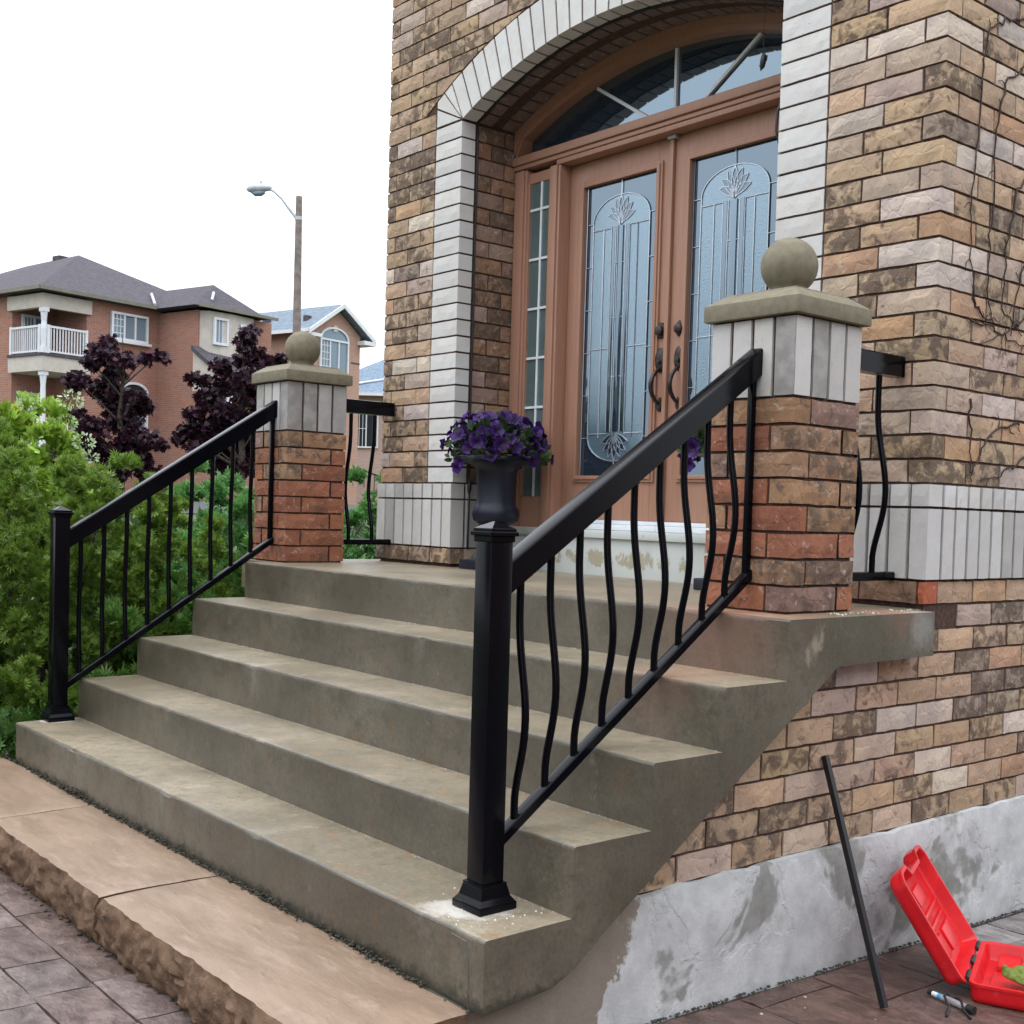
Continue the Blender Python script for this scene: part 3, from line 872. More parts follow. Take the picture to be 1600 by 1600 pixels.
df.box(-2.905, -2.892, YFR + 0.012, 1.4, 0.40, 2.13); hbuild(df, 'sidelight_stop', 'door'); df = MB(); df.box(-2.726, -2.715, YFR + 0.012, 1.4, 0.40, 2.13)
hbuild(df, 'sidelight_stop', 'door')
hd = MB()                        # header with its little cornice
hd.bbox(JL + 0.004, JR - 0.004, YFR - 0.025, 1.5, ZH + 0.052, ZH + 0.098, 0.006)
hd.bbox(JL + 0.004, JR - 0.004, YFR - 0.012, 1.5, ZH + 0.028, ZH + 0.050, 0.004)
hd.bbox(XA - 0.03, XB + 0.03, YFR - 0.004, 1.5, ZH, ZH + 0.027, 0.004)
hbuild(hd, 'header', 'door', smooth=40)
# sidelight
sg = MB(); sg.box(-2.892, -2.726, 1.296, 1.306, 0.40, 2.13)
sl = hbuild(sg, 'sidelight', 'glass_side')
for kind_ in ['v'] + list(range(6)):
    mm = MB()
    if kind_ == 'v': mm.bbox(-2.806, -2.792, 1.2875, 1.2955, 0.401, 2.128, 0.002)
    else:
        zz = 0.62 + 0.272 * kind_
        mm.bbox(-2.891, -2.727, 1.2868, 1.2948, zz - 0.007, zz + 0.007, 0.002)
    o = hbuild(mm, 'muntin', 'white_paint', house); o.parent = sl
# transom: arched frame, glass and three glazing bars
RT = RI - 0.062
tp = MB()
NT_ = 36
x0t, x1t = JL + 0.06, JR - 0.06
zt0 = ZH + 0.098
def arcz(x, r): return CZ + math.sqrt(r * r - (x - XM) ** 2)
pts = [(x0t + (x1t - x0t) * i / NT_, arcz(x0t + (x1t - x0t) * i / NT_, RT)) for i in range(NT_ + 1)]
for i in range(NT_):
    (xa, za), (xb, zb) = pts[i], pts[i + 1]
    tp.prism([(xa, zt0 - 0.01), (xb, zt0 - 0.01), (xb, max(zb, zt0)), (xa, max(za, zt0))], 1.345, 1.36)
tg = hbuild(tp, 'transom_window', 'glass_dark')
tf = MB()
for i in range(NT_):
    xa = JL + 0.001 + (JR - JL - 0.002) * i / NT_; xb = JL + 0.001 + (JR - JL - 0.002) * (i + 1) / NT_
    def zin(x):
        if abs(x - XM) > (x1t - x0t) / 2: return zt0 - 0.004
        return max(zt0 - 0.004, arcz(x, RT))
    za, zb = zin(xa), zin(xb)
    tf.prism([(xa, za), (xb, zb), (xb, intr(xb, RI + 0.06)), (xa, intr(xa, RI + 0.06))], YFR + 0.004, 1.5)
    tf.prism([(xa, za + 0.03), (xb, zb + 0.03), (xb, intr(xb, RI + 0.05)), (xa, intr(xa, RI + 0.05))], YFR - 0.010, YFR + 0.0035)
hbuild(tf, 'transom_frame', 'door').parent = tg
for (xa, za), (xb, zb) in (((-1.852, zt0 - 0.004), (-1.852, 2.608)), ((-1.72, zt0 - 0.004), (-1.32, 2.535)), ((-1.985, zt0 - 0.004), (-2.42, 2.550))):
    mm = MB(); dx_, dz_ = xb - xa, zb - za; l_ = math.hypot(dx_, dz_); ox_, oz_ = -dz_ / l_ * 0.008, dx_ / l_ * 0.008
    mm.prism([(xa - ox_, za - oz_), (xb - ox_, zb - oz_), (xb + ox_, zb + oz_), (xa + ox_, za + oz_)], 1.330, 1.3445)
    hbuild(mm, 'muntin', 'white_paint').parent = tg

# the two leaves
def arc2(cx_, cz_, rx_, rz_, a0, a1, n=14):
    return [(cx_ + rx_ * math.cos(a0 + (a1 - a0) * i / n), cz_ + rz_ * math.sin(a0 + (a1 - a0) * i / n)) for i in range(n + 1)]
PETALS = ((0, 0.150), (20, 0.140), (-20, 0.140), (42, 0.130), (-42, 0.130), (66, 0.115), (-66, 0.115))
def petal_outline(ang, ln):         # a leaf that curls outwards, in (across, up)
    mid = []; x = z = 0.0; n = 10
    for t in range(n + 1):
        u = t / n; a = R(ang * (0.55 + 0.85 * u))
        wd = 0.0175 * math.sin(math.pi * min(1, u * 1.02) ** 1.25) + 0.0015
        mid.append((x, z, wd, a)); x += math.sin(a) * ln / n; z += math.cos(a) * ln / n
    return [(x + math.cos(a) * w, z - math.sin(a) * w) for x, z, w, a in mid] + [(x - math.cos(a) * w, z + math.sin(a) * w) for x, z, w, a in mid[::-1]]
def make_door(x0, x1, g0, g1):
    zg0, zg1 = 0.515, 2.045
    d = MB()
    d.bbox(x0, g0 - 0.001, YDO, YDO + 0.045, ZB, ZH - 0.004, 0.003); d.bbox(g1 + 0.001, x1, YDO, YDO + 0.045, ZB, ZH - 0.004, 0.003)
    d.box(g0 - 0.001, g1 + 0.001, YDO, YDO + 0.045, ZB, zg0 - 0.001); d.box(g0 - 0.001, g1 + 0.001, YDO, YDO + 0.045, zg1 + 0.001, ZH - 0.004)
    door = hbuild(d, 'door', 'door', smooth=40)
    def sub(m, name, mat, smooth=False):
        o = hbuild(m, name, mat, smooth=smooth); o.parent = door; return o
    mo = MB()
    for k_, (w, p_) in enumerate(((0.034, 0.012), (0.020, 0.019))):
        bw_ = 0.0138 if k_ == 0 else 0.0205
        for (a_, b_, c_, e_, q_) in ((g0 - w + bw_ * 0.7, g1 + w - bw_ * 0.7, zg0 - w, zg0 - w + bw_, 0.0006), (g0 - w + bw_ * 0.7, g1 + w - bw_ * 0.7, zg1 + w - bw_, zg1 + w, 0.0006),
                                     (g0 - w, g0 - w + bw_, zg0 - w - 0.0007, zg1 + w + 0.0007, 0.0), (g1 + w - bw_, g1 + w, zg0 - w - 0.0007, zg1 + w + 0.0007, 0.0)):
            mo.bbox(a_, b_, YDO - p_ + q_, YDO + 0.002 + 0.001 * k_ + q_, c_, e_, 0.003)
    sub(mo, 'glazing_moulding', 'door', 40)
    yg = YDO + 0.012
    W_ = g1 - g0; cx_ = (g0 + g1) / 2
    bw = 0.062                                     # clear border
    ix0, ix1 = g0 + bw, g1 - bw
    za, zbm = zg1 - 0.20, zg0 + 0.20               # springing of the inner panel's arched ends
    hw = (ix1 - ix0) / 2
    gm_ = MB(); gm_.box(g0, g1, yg, yg + 0.012, zg0, zg1)
    sub(gm_, 'glass_pane', 'glass_clear')
    top = arc2(cx_, za, hw, 0.125, 0, math.pi); bot = arc2(cx_, zbm, hw, 0.125, math.pi, 2 * math.pi)
    tm = MB(); tm.prism(top + bot, yg - 0.0035, yg - 0.0008)
    sub(tm, 'textured_panel', 'glass_tex')
    # clear bevel strips and the tulip in the middle
    bvl = MB()
    for xx, w in ((cx_ - 0.052, 0.018), (cx_ + 0.002, 0.030), (cx_ + 0.052, 0.018)):
        bvl.bbox(xx - w / 2 - 0.003, xx + w / 2 + 0.003, yg - 0.010, yg - 0.004, zbm + 0.03, za - 0.035, 0.003)
    sub(bvl, 'bevel_strip', 'glass_clear', 30)
    def petals(sgnz, z0):
        pm_ = MB()
        for q, (ang, ln) in enumerate(PETALS):
            P = [(cx_ + a_, z0 + sgnz * b_) for a_, b_ in petal_outline(ang, ln)]
            pm_.prism(P, yg - 0.0046 - 0.0002 * q, yg - 0.0040)
        sub(pm_, 'bevel_petals', 'glass_clear', 25)
    petals(1, za - 0.03); petals(-1, zbm + 0.03)
    cm = MB()
    def came(pp, r_=0.0028): cm.tube([(p_[0], yg - 0.0062, p_[1]) for p_ in pp], r_, 6)
    came(top); came(bot); came([(ix0, za), (ix0, zbm)]); came([(ix1, za), (ix1, zbm)])
    came([(g0 + 0.012, zg0), (g0 + 0.012, zg1)], 0.002); came([(g1 - 0.012, zg0), (g1 - 0.012, zg1)], 0.002)
    came([(cx_, za + 0.125), (cx_, zg1)]); came([(cx_, zbm - 0.125), (cx_, zg0)]); came([(cx_, za + 0.105), (cx_, za + 0.125)])
    for q in range(6):
        zq = zbm + (za - zbm) * q / 5
        came([(g0 + 0.012, zq), (ix0, zq)], 0.002); came([(ix1, zq), (g1 - 0.012, zq)], 0.002)
    for xx in (cx_ - 0.068, cx_ - 0.036, cx_ + 0.036, cx_ + 0.068): came([(xx, zbm + 0.03), (xx, za - 0.035)])
    for q in (0.28, 0.55, 0.80):
        zq = zbm + (za - zbm) * q; came([(cx_ - 0.068, zq), (cx_ + 0.068, zq)])
    came([(cx_ - 0.125, zbm), (cx_ - 0.125, za - 0.04)]); came([(cx_ + 0.125, zbm), (cx_ + 0.125, za - 0.04)])
    for zq in (za - 0.04, zbm + 0.02, (za + zbm) / 2 - 0.1): came([(ix0, zq), (cx_ - 0.068, zq)]); came([(cx_ + 0.068, zq), (ix1, zq)])
    for sgnz, z0 in ((1, za - 0.03), (-1, zbm + 0.03)):
        for ang, ln in PETALS:
            P = [(cx_ + a_, z0 + sgnz * b_) for a_, b_ in petal_outline(ang, ln)]
            came(P + P[:1], 0.0024)
    sub(cm, 'leaded_caming', 'lead', 60)
    return door, sub
dl, subl = make_door(XA + 0.004, XMID - 0.002, -2.497, -1.957)
dr, subr = make_door(XMID + 0.002, XB - 0.004, -1.733, -1.193)
def hardware(sub, x, wn_):
    def plate(cx_, cz_, rx_, rz_, d_, name, mat='bronze'):
        m = MB()
        n = 22
        rings = []
        for k_, (s_, yy) in enumerate(((1.0, YDO), (1.0, YDO - d_ * 0.5), (0.86, YDO - d_), (0.45, YDO - d_ * 1.15))):
            rings.append([(cx_ + rx_ * s_ * math.cos(2 * math.pi * i / n), yy, cz_ + rz_ * s_ * math.sin(2 * math.pi * i / n)) for i in range(n)])
        vs_ = sum(rings, []); fs = []
        for a_ in range(3):
            for i in range(n): fs.append([a_ * n + i, a_ * n + (i + 1) % n, (a_ + 1) * n + (i + 1) % n, (a_ + 1) * n + i])
        fs.append([3 * n + i for i in range(n)]); m.add(vs_, fs)
        return sub(m, name, mat, 40)
    plate(x, 1.235, 0.034, 0.040, 0.012, 'deadbolt_plate')
    m = MB(); m.lathe([(0.026, 0), (0.024, 0.018), (0.012, 0.022)], 18); m.v = [(x + a_, YDO - 0.011 - c_, 1.232 + b_) for a_, b_, c_ in m.v]; sub(m, 'deadbolt', 'bronze', 40)
    plate(x, 1.088, 0.036, 0.062, 0.012, 'handle_plate')
    m = MB(); m.lathe([(0.012, 0), (0.011, 0.012), (0.004, 0.014)], 14); m.v = [(x + a_, YDO - 0.012 - c_, 1.078 + b_) for a_, b_, c_ in m.v]; sub(m, 'keyhole', 'rubber', 40)
    m = MB(); pts_ = []; rad_ = []
    for i in range(15):
        u = i / 14
        zz = 1.045 - u * 0.175
        yy = YDO - 0.010 - 0.052 * math.sin(math.pi * u) ** 0.7
        pts_.append((x - 0.006 * math.sin(u * math.pi), yy, zz)); rad_.append(0.0085 + 0.003 * math.sin(math.pi * u))
    m.tube(pts_, rad_, 10); sub(m, 'door_pull', wn_, 60)
    plate(x + 0.004, 0.868, 0.020, 0.036, 0.012, 'pull_foot')
hardware(subl, -1.902, 'bronze')
hardware(subr, -1.772, 'bronze')
m = MB(); m.bbox(XMID - 0.028, XMID - 0.002, YDO - 0.018, YDO - 0.0005, ZB + 0.004, ZH - 0.02, 0.004); subl(m, 'astragal', 'door', 40)
m = MB(); m.bbox(XMID - 0.035, XMID + 0.02, YDO - 0.03, YDO - 0.0005, ZH - 0.019, ZH - 0.001, 0.003); subl(m, 'stop_block', 'lamp_metal', 40)
# sill: white threshold, painted concrete ledge
m = MB(); m.bbox(-2.63, XMID - 0.012, YDO - 0.05, 1.50, 0.232, 0.262, 0.004); m.bbox(XMID - 0.010, XB, YDO - 0.05, 1.50, 0.232, 0.262, 0.004)
m.bbox(-2.63, XB, YDO - 0.012, 1.5, 0.263, 0.283, 0.002)
hbuild(m, 'threshold', 'white_paint', smooth=40)
m = MB(); m.box(-2.62, XB, YDO - 0.0135, YDO - 0.0122, 0.258, 0.2615); hbuild(m, 'threshold_seal', 'rubber')
m = MB(); m.bbox(JL + 0.016, JR - 0.016, 1.195, 1.60, 0.19, 0.231, 0.006); m.bbox(JL + 0.016, JR - 0.016, 1.215, 1.60, -0.01, 0.192, 0.004)
hbuild(m, 'door_sill', 'sill', smooth=40)
# dim hall behind so no light leaks in
m = MB(); m.box(JL - 0.005, JR + 0.005, 1.502, 1.62, -0.02, 2.9)
hbuild(m, 'hall_backing', 'rubber')

# ------------------------------------------------------------------ concrete steps with landing
TR, RS, SW = 0.292, 0.1908, 3.65
prof = []                         # (y, z, isedge)
def edge(y, z, b=0.007): return [(y, z - b * 2.2, 2), (y, z - b, 1), (y + b * 0.35, z - b * 0.35, 1), (y + b, z, 1), (y + b * 2.4, z, 2)]
for k in range(4, -1, -1):
    y = -k * TR; z = -k * RS
    if k == 4: prof.append((y, -0.954 + 0.0, 0))
    prof += edge(y, z)
    if k > 0: prof.append((y + TR, z, 0))
prof += [(0.82, 0.0, 0), (0.82, -0.155, 0), (0.262, -0.160, 0), (-0.742, -0.815, 0), (-0.86, -0.90, 0), (-0.94, -0.935, 0)]
sm = MB()
NXS = 110
vs_ = []
for i in range(NXS + 1):
    x = -SW + SW * i / NXS
    for (y, z, e) in prof:
        q = 0.0030 if e == 1 else 0.0006
        dy = q * mnoise.noise(Vector((x * 9, y * 20, z * 20))) + (0.004 * mnoise.noise(Vector((x * 1.3, y * 3, 1))) if e == 1 else 0)
        dz = q * 0.8 * mnoise.noise(Vector((x * 8 + 40, y * 20, z * 20)))
        if e == 1 and mnoise.noise(Vector((x * 6, y * 7, 7))) > 0.42: dz -= 0.004; dy += 0.004
        xx = x
        vs_.append((xx, y + dy, z + dz))
P = len(prof)
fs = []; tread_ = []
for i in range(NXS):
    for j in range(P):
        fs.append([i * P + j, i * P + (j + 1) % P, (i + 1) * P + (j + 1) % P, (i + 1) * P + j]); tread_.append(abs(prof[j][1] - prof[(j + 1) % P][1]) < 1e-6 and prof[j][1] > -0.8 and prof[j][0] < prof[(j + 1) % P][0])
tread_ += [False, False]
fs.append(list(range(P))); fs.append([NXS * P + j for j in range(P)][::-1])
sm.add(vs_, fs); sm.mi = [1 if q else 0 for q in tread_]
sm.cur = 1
sm.box(-3.93, -0.105, 0.8205, 1.30, -0.155, -0.0005)
sm.box(-3.93, -3.652, 0.12, 0.8195, -0.155, -0.0005)
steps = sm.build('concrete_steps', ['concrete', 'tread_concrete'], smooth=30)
tag(steps, 'weathered tan concrete steps rising to the porch landing', 'steps')

# ------------------------------------------------------------------ sandstone step in front (three slabs)
def slab(x0, x1, label, sk=0.0):
    y0, y1, zt, zb_ = -1.575, -1.178, -0.954, -1.150
    m = MB(); nx = max(8, int((x1 - x0) / 0.012)); ny = 8; nzf = 18
    vs_ = []; fs = []; mi = []
    rows = []
    for j in range(ny + 1):
        v = 1 - j / ny
        row = []
        for i in range(nx + 1):
            u = i / nx; y = y0 + (y1 - y0) * v
            x = x0 + (x1 - x0) * u + sk * (v - 0.5) * (1 if 0.0 < u else 1)
            z = zt + 0.006 * mnoise.noise(Vector((x * 2.2, y * 5, 2))) + 0.002 * mnoise.noise(Vector((x * 9, y * 14, 5)))
            if j == ny: y += 0.010 * mnoise.noise(Vector((x * 7, 0, 3))) + 0.006 * mnoise.noise(Vector((x * 22, 0, 3))); z -= 0.004
            if i in (0, nx): z -= 0.004; x += 0.006 * mnoise.noise(Vector((y * 14, x0, 1)))
            row.append((x, y, z))
        rows.append(row)
    for j in range(1, nzf + 1):
        t = j / nzf; row = []
        for i in range(nx + 1):
            bx, by, bz = rows[ny][i]
            z = bz + (zb_ - bz) * t
            r1 = mnoise.turbulence(Vector((bx * 5, z * 9, 4)), 4, False); r2 = abs(mnoise.noise(Vector((bx * 11, z * 16, 8))))
            vd = mnoise.voronoi(Vector((bx * 13, z * 26, 4)))[0]; vd2 = mnoise.voronoi(Vector((bx * 30, z * 46, 9)))[0]
            k_ = min(1, t * 6)
            y = by - 0.014 * math.sin(math.pi * min(1, t * 1.1)) + 0.020 * (r1 - 0.5) * k_ + 0.016 * r2 * k_ - 0.020 * (vd[1] - vd[0]) * k_ + 0.010 * vd2[0] * k_ + 0.10 * max(0, t - 0.7)
            row.append((bx, y, z))
        rows.append(row)
    for r_ in rows: vs_ += r_
    Wn_ = nx + 1
    for j in range(len(rows) - 1):
        for i in range(nx):
            m.cur = 0 if j < ny else 1
            m.f.append([j * Wn_ + i, j * Wn_ + i + 1, (j + 1) * Wn_ + i + 1, (j + 1) * Wn_ + i]); m.mi.append(m.cur)
    m.v = [tuple(v) for v in vs_]
    m.cur = 0
    for i_ in (0, nx):             # ends and back
        col_ = [j * Wn_ + i_ for j in range(len(rows))]
        kb = len(m.v); bx = m.v[i_][0]; m.v.append((bx, y1, zb_))
        f = col_ + [kb]
        m.f.append(f if i_ == 0 else f[::-1]); m.mi.append(1)
    o = m.build('sandstone_slab', ['sand_top', 'sand_rock'], smooth=45)
    return tag(o, label, 'stone slab', 'sandstone slabs of the bottom step')
slab(-1.462, -0.045, 'pinkish sandstone step slab with rough front, nearest the brick foundation wall')
slab(-2.64, -1.478, 'tan sandstone step slab in the middle of the bottom step')
slab(-3.95, -2.648, 'tan sandstone step slab at the left end beside the shrubs')
# dark grit and moss in the gap between slabs and steps
dm = MB(); rd = random.Random(3)
def pebble(m, c, r):
    k = [(1, 0, 0), (-1, 0, 0), (0, 1, 0), (0, -1, 0), (0, 0, 1), (0, 0, -1)]
    m.add([(c[0] + a * r * rd.uniform(0.7, 1.3), c[1] + b * r * rd.uniform(0.7, 1.3), c[2] + e * r * rd.uniform(0.5, 0.9)) for a, b, e in k],
          [(0, 2, 4), (2, 1, 4), (1, 3, 4), (3, 0, 4), (2, 0, 5), (1, 2, 5), (3, 1, 5), (0, 3, 5)])
for q in range(1500):
    x = rd.uniform(-3.8, -0.03)
    dens = mnoise.noise(Vector((x * 3, 0, 0)))
    if rd.random() > 0.55 + dens: continue
    pebble(dm, (x, -1.174 - abs(rd.gauss(0, 0.006)), -0.953 + abs(rd.gauss(0, 0.008 + 0.012 * max(0, dens)))), rd.uniform(0.003, 0.008))
for q in range(500):
    y = rd.uniform(-0.9, 2.6)
    pebble(dm, (-0.052 + abs(rd.gauss(0, 0.008)), y, gz(y) + 0.003), rd.uniform(0.003, 0.008))
for q in range(350):
    x = rd.uniform(-3.3, -0.1)
    pebble(dm, (x, -1.555 - abs(rd.gauss(0, 0.02)), gz(-1.56) + 0.003), rd.uniform(0.003, 0.009))
tag(dm.build('grit', 'moss'), 'dark grit and moss along the joints of the steps', 'grit', kind='stuff')
cm_ = MB()
for q in range(70):
    a = rd.uniform(0, 6.28); r_ = rd.uniform(0.07, 0.19)
    x, y = -0.21 + r_ * math.cos(a), -1.01 + r_ * math.sin(a) * 0.8
    if y < -1.155 or y > -0.89 or x > -0.02: continue
    pebble(cm_, (x, y, -0.7628), rd.choice((0.0015, 0.002, 0.004)))
for q in range(60):
    pebble(cm_, (rd.uniform(-0.12, -0.03), rd.uniform(0.3, 0.85), 0.001), rd.choice((0.002, 0.003, 0.006)))
for q in range(14):
    pebble(cm_, (rd.uniform(0.05, 0.4), rd.uniform(-0.2, 0.1), gz(-0.05) + 0.003), rd.choice((0.003, 0.006)))
for k in range(0, 4):               # sandy grit lying in the inner corners of the treads
    for q in range(420):
        x = rd.uniform(-3.6, -0.02)
        if mnoise.noise(Vector((x * 4, k * 5, 1))) < -0.05: continue
        pebble(cm_, (x, -k * TR - 0.003 - abs(rd.gauss(0, 0.006)), -(k + 1) * RS + 0.0005), rd.choice((0.001, 0.0015, 0.0022)))
tag(cm_.build('mortar_crumbs', 'chips'), 'pale mortar crumbs and drilling dust on the steps', 'crumbs', kind='stuff')

# ------------------------------------------------------------------ brick piers with cast caps and ball finials
PW, PZ = 0.364, 0.0075
def pier(xr, y0, label, seed):
    root = tag(empty('brick_pier', (xr - PW / 2, y0 + PW / 2, 0)), label, 'pier', 'brick piers at the top of the steps')
    rg = random.Random(seed)
    h = PW / 2
    core = MB(); core.box(-h + 0.010, h - 0.010, -h + 0.010, h - 0.010, 0.0005, PZ + 11 * C); core.build('mortar_core', 'mortar', root)
    a = 0.090; s = PW - a - J       # header and stretcher
    def pb(face, u0, u1, z0, z1, d, col, mat='brick', nm='brick'):
        me = brick_mesh(u1 - u0, z1 - z0, d, mat, rg.randrange(5), 0.0030 if mat == 'brick' else 0.0022)
        uc, zc_ = (u0 + u1) / 2, (z0 + z1) / 2
        loc, rz = {'F': ((uc, -h, zc_), 0), 'S': ((h, uc, zc_), math.pi / 2), 'B': ((-uc, h, zc_), math.pi), 'W': ((-h, -uc, zc_), -math.pi / 2)}[face]
        o = link(nm, me, root, loc, (0, 0, rz)); o.color = col
    for k in range(8):
        z0, z1 = PZ + k * C, PZ + (k + 1) * C - J
        for fc in 'FSBW':
            red = rg.random() < (0.8 if k < 4 else 0.3)
            col = pick(PIER_PAL[:1] if red else PIER_PAL[1:], rg); col2 = pick(PIER_PAL, rg)
            # one stretcher per face turning the corner, the next face's stretcher shows its end
            if k % 2: pb(fc, -h + 0.089 + J, h, z0, z1, 0.088, col)
            else:
                pb(fc, -h, h - 0.089 - J, z0, z1, 0.088, col)
    for fc in 'FSBW':
        w = PW / 4
        for i in range(4):
            k_ = rg.choice((0.52, 0.47, 0.40, 0.30, 0.25)) * rg.uniform(0.92, 1.05)
            col = (k_, k_ * rg.uniform(0.94, 0.99), k_ * rg.uniform(0.88, 0.97), 0)
            u0 = -h + i * w + (0.0 if i == 0 else 0.007); u1 = -h + (i + 1) * w - (0.0 if i == 3 else 0.007)
            if i == 0: u0 += 0.004
            if i == 3: u1 -= 0.004
            pb(fc, u0, u1, PZ + 8 * C, PZ + 11 * C - J, 0.02, col, 'white_brick', 'soldier_brick')
    zt = PZ + 11 * C - 0.004
    cm = MB()                       # cap: square block with a drip edge, stepped bevel on top
    def frus(r0, z0, r1, z1): cm.add([(sx * r0, sy * r0, z0) for sx, sy in ((-1, -1), (1, -1), (1, 1), (-1, 1))] + [(sx * r1, sy * r1, z1) for sx, sy in ((-1, -1), (1, -1), (1, 1), (-1, 1))],
                                 [(3, 2, 1, 0), (4, 5, 6, 7), (0, 1, 5, 4), (1, 2, 6, 5), (2, 3, 7, 6), (3, 0, 4, 7)])
    rc = 0.204
    cm.bbox(-rc, rc, -rc, rc, zt, zt + 0.058, 0.006)
    frus(rc - 0.005, zt + 0.0575, rc - 0.050, zt + 0.090)
    frus(rc - 0.054, zt + 0.0895, rc - 0.058, zt + 0.097)
    frus(rc - 0.062, zt + 0.0965, 0.09, zt + 0.104)
    cap = cm.build('cap', 'cast_stone', root, 35)
    bm_ = MB(); rbll = 0.098
    prof_ = [(0.062, -0.012), (0.062, 0.002)] + [(rbll * math.sin(R(t)), 0.092 - rbll * math.cos(R(t))) for t in range(40, 180, 6)] + [(0.001, 0.092 + rbll)]
    bm_.lathe(prof_, 40, (0, 0, zt + 0.108))
    bm_.build('ball_finial', 'cast_stone', root, 60)
    return root
pier(-0.137, 0.154, 'larger-looking brick pier with stone ball nearest the camera, right of the steps', 21)
pier(-3.524, 0.165, 'brick pier with stone ball at the far left of the landing', 34)

# ------------------------------------------------------------------ black railings
def post_parts(root, x, y, z0, z1, name='post'):
    s_ = 0.036
    m = MB(); m.bbox(x - s_, x + s_, y - s_, y + s_, z0 + 0.002, z1 - 0.03, 0.004); post = m.build(name, 'black_metal', root, 40)
    m = MB()
    def fr(r0, za, r1, zb): m.add([(x + sx * r0, y + sy * r0, za) for sx, sy in ((-1, -1), (1, -1), (1, 1), (-1, 1))] + [(x + sx * r1, y + sy * r1, zb) for sx, sy in ((-1, -1), (1, -1), (1, 1), (-1, 1))],
                              [(3, 2, 1, 0), (4, 5, 6, 7), (0, 1, 5, 4), (1, 2, 6, 5), (2, 3, 7, 6), (3, 0, 4, 7)])
    m.bbox(x - 0.063, x + 0.063, y - 0.063, y + 0.063, z0, z0 + 0.022, 0.004)
    fr(0.060, z0 + 0.0215, 0.050, z0 + 0.035); fr(0.050, z0 + 0.0345, 0.043, z0 + 0.062); m.bbox(x - 0.043, x + 0.043, y - 0.043, y + 0.043, z0 + 0.061, z0 + 0.072, 0.003)
    m.build('base_cover', 'black_metal', post, 40)
    m = MB()
    m.bbox(x - 0.040, x + 0.040, y - 0.040, y + 0.040, z1 - 0.045, z1 - 0.028, 0.003)
    m.bbox(x - 0.047, x + 0.047, y - 0.047, y + 0.047, z1 - 0.0285, z1 - 0.016, 0.003)
    m.bbox(x - 0.042, x + 0.042, y - 0.042, y + 0.042, z1 - 0.0165, z1 - 0.008, 0.002)
    fr(0.041, z1 - 0.0085, 0.004, z1 + 0.010)
    m.build('post_cap', 'black_metal', post)
    return post
def rail_section(m, A, B, w, h, ch):
    """bar from A to B (points on its top centre line), upright cross-section w x h with chamfered top"""
    A, B = Vector(A), Vector(B); d = (B - A).normalized(); side_ = Vector((d.y, -d.x, 0)).normalized(); up = side_.cross(d).normalized()
    if up.z < 0: up = -up
    sec = [(-w / 2, -h), (w / 2, -h), (w / 2, -ch), (w / 2 - ch * 0.4, -ch * 0.35), (w / 2 - ch * 1.2, 0),
           (-w / 2 + ch * 1.2, 0), (-w / 2 + ch * 0.4, -ch * 0.35), (-w / 2, -ch)]
    n = len(sec)
    m.add([P_ + side_ * a + up * b for P_ in (A, B) for a, b in sec], [list(range(n)), list(range(2 * n - 1, n - 1, -1))] + [[i, i + n, (i + 1) % n + n, (i + 1) % n] for i in range(n)])
def belly(h, out, amp, r=0.0112):
    pts_ = []
    for i in range(25):
        u = i / 24                  # 0 top .. 1 bottom
        if u < 0.14: q = 0
        elif u > 0.93: q = 0
        else:
            w = (u - 0.14) / 0.79
            w2 = w ** 1.25
            q = 0.5 - 0.5 * math.cos(2 * math.pi * w2) if True else 0
            q = q ** 0.85
        pts_.append((out[0] * amp * q, out[1] * amp * q, -u * h))
    m = MB(); m.tube(pts_, r, 10); return m.mesh('baluster', 'black_metal', 60)
def stair_rail(px_, py_, ex, ey, z_top0, z_top1, zb0, zb1, out, label, ztop_post, amp=0.037):
    root = tag(empty('stair_railing', (px_, py_, -4 * RS)), label, 'railing', 'black metal stair railings')
    def part(m, name, smooth=40):
        o = m.build(name, 'black_metal', root, smooth); o.data.transform(Matrix.Translation((-px_, -py_, 4 * RS))); return o
    po = post_parts(root, px_, py_, -4 * RS, ztop_post)
    for o in [po] + list(po.children): o.data.transform(Matrix.Translation((-px_, -py_, 4 * RS)))
    A = Vector((px_, py_ - 0.005, 0)); B = Vector((ex, ey, 0))
    m = MB(); rail_section(m, (A.x, A.y, z_top0), (B.x, B.y, z_top1), 0.058, 0.076, 0.006); part(m, 'handrail', 30)
    m = MB(); rail_section(m, (A.x, A.y, zb0), (B.x, B.y, zb1), 0.034, 0.030, 0.005); part(m, 'bottom_rail', 30)
    m = MB(); m.bbox(B.x - 0.011, B.x + 0.011, B.y - 0.024, B.y - 0.002, zb1 - 0.035, z_top1 - 0.07, 0.003); part(m, 'end_bar')
    hh = (z_top0 - 0.082) - zb0 + 0.004
    me = belly(hh, out, amp)
    for i in range(9):
        t = (i + 0.92) / 10.05
        P_ = A.lerp(B, t); zt = z_top0 + (z_top1 - z_top0) * t - 0.080
        link('baluster', me, root, (P_.x - px_, P_.y - py_, zt + 4 * RS))
    return root
stair_rail(-0.213, -1.005, -0.300, 0.1525, 0.150, 0.880, -0.600, 0.142, (1, -0.0), 'black railing on the near right side of the steps, bowed balusters', 0.272)
stair_rail(-3.625, -0.985, -3.668, 0.1635, 0.138, 0.880, -0.605, 0.138, (-1, 0.0), 'black railing on the far left side of the steps beside the hedge', 0.262, 0.014)
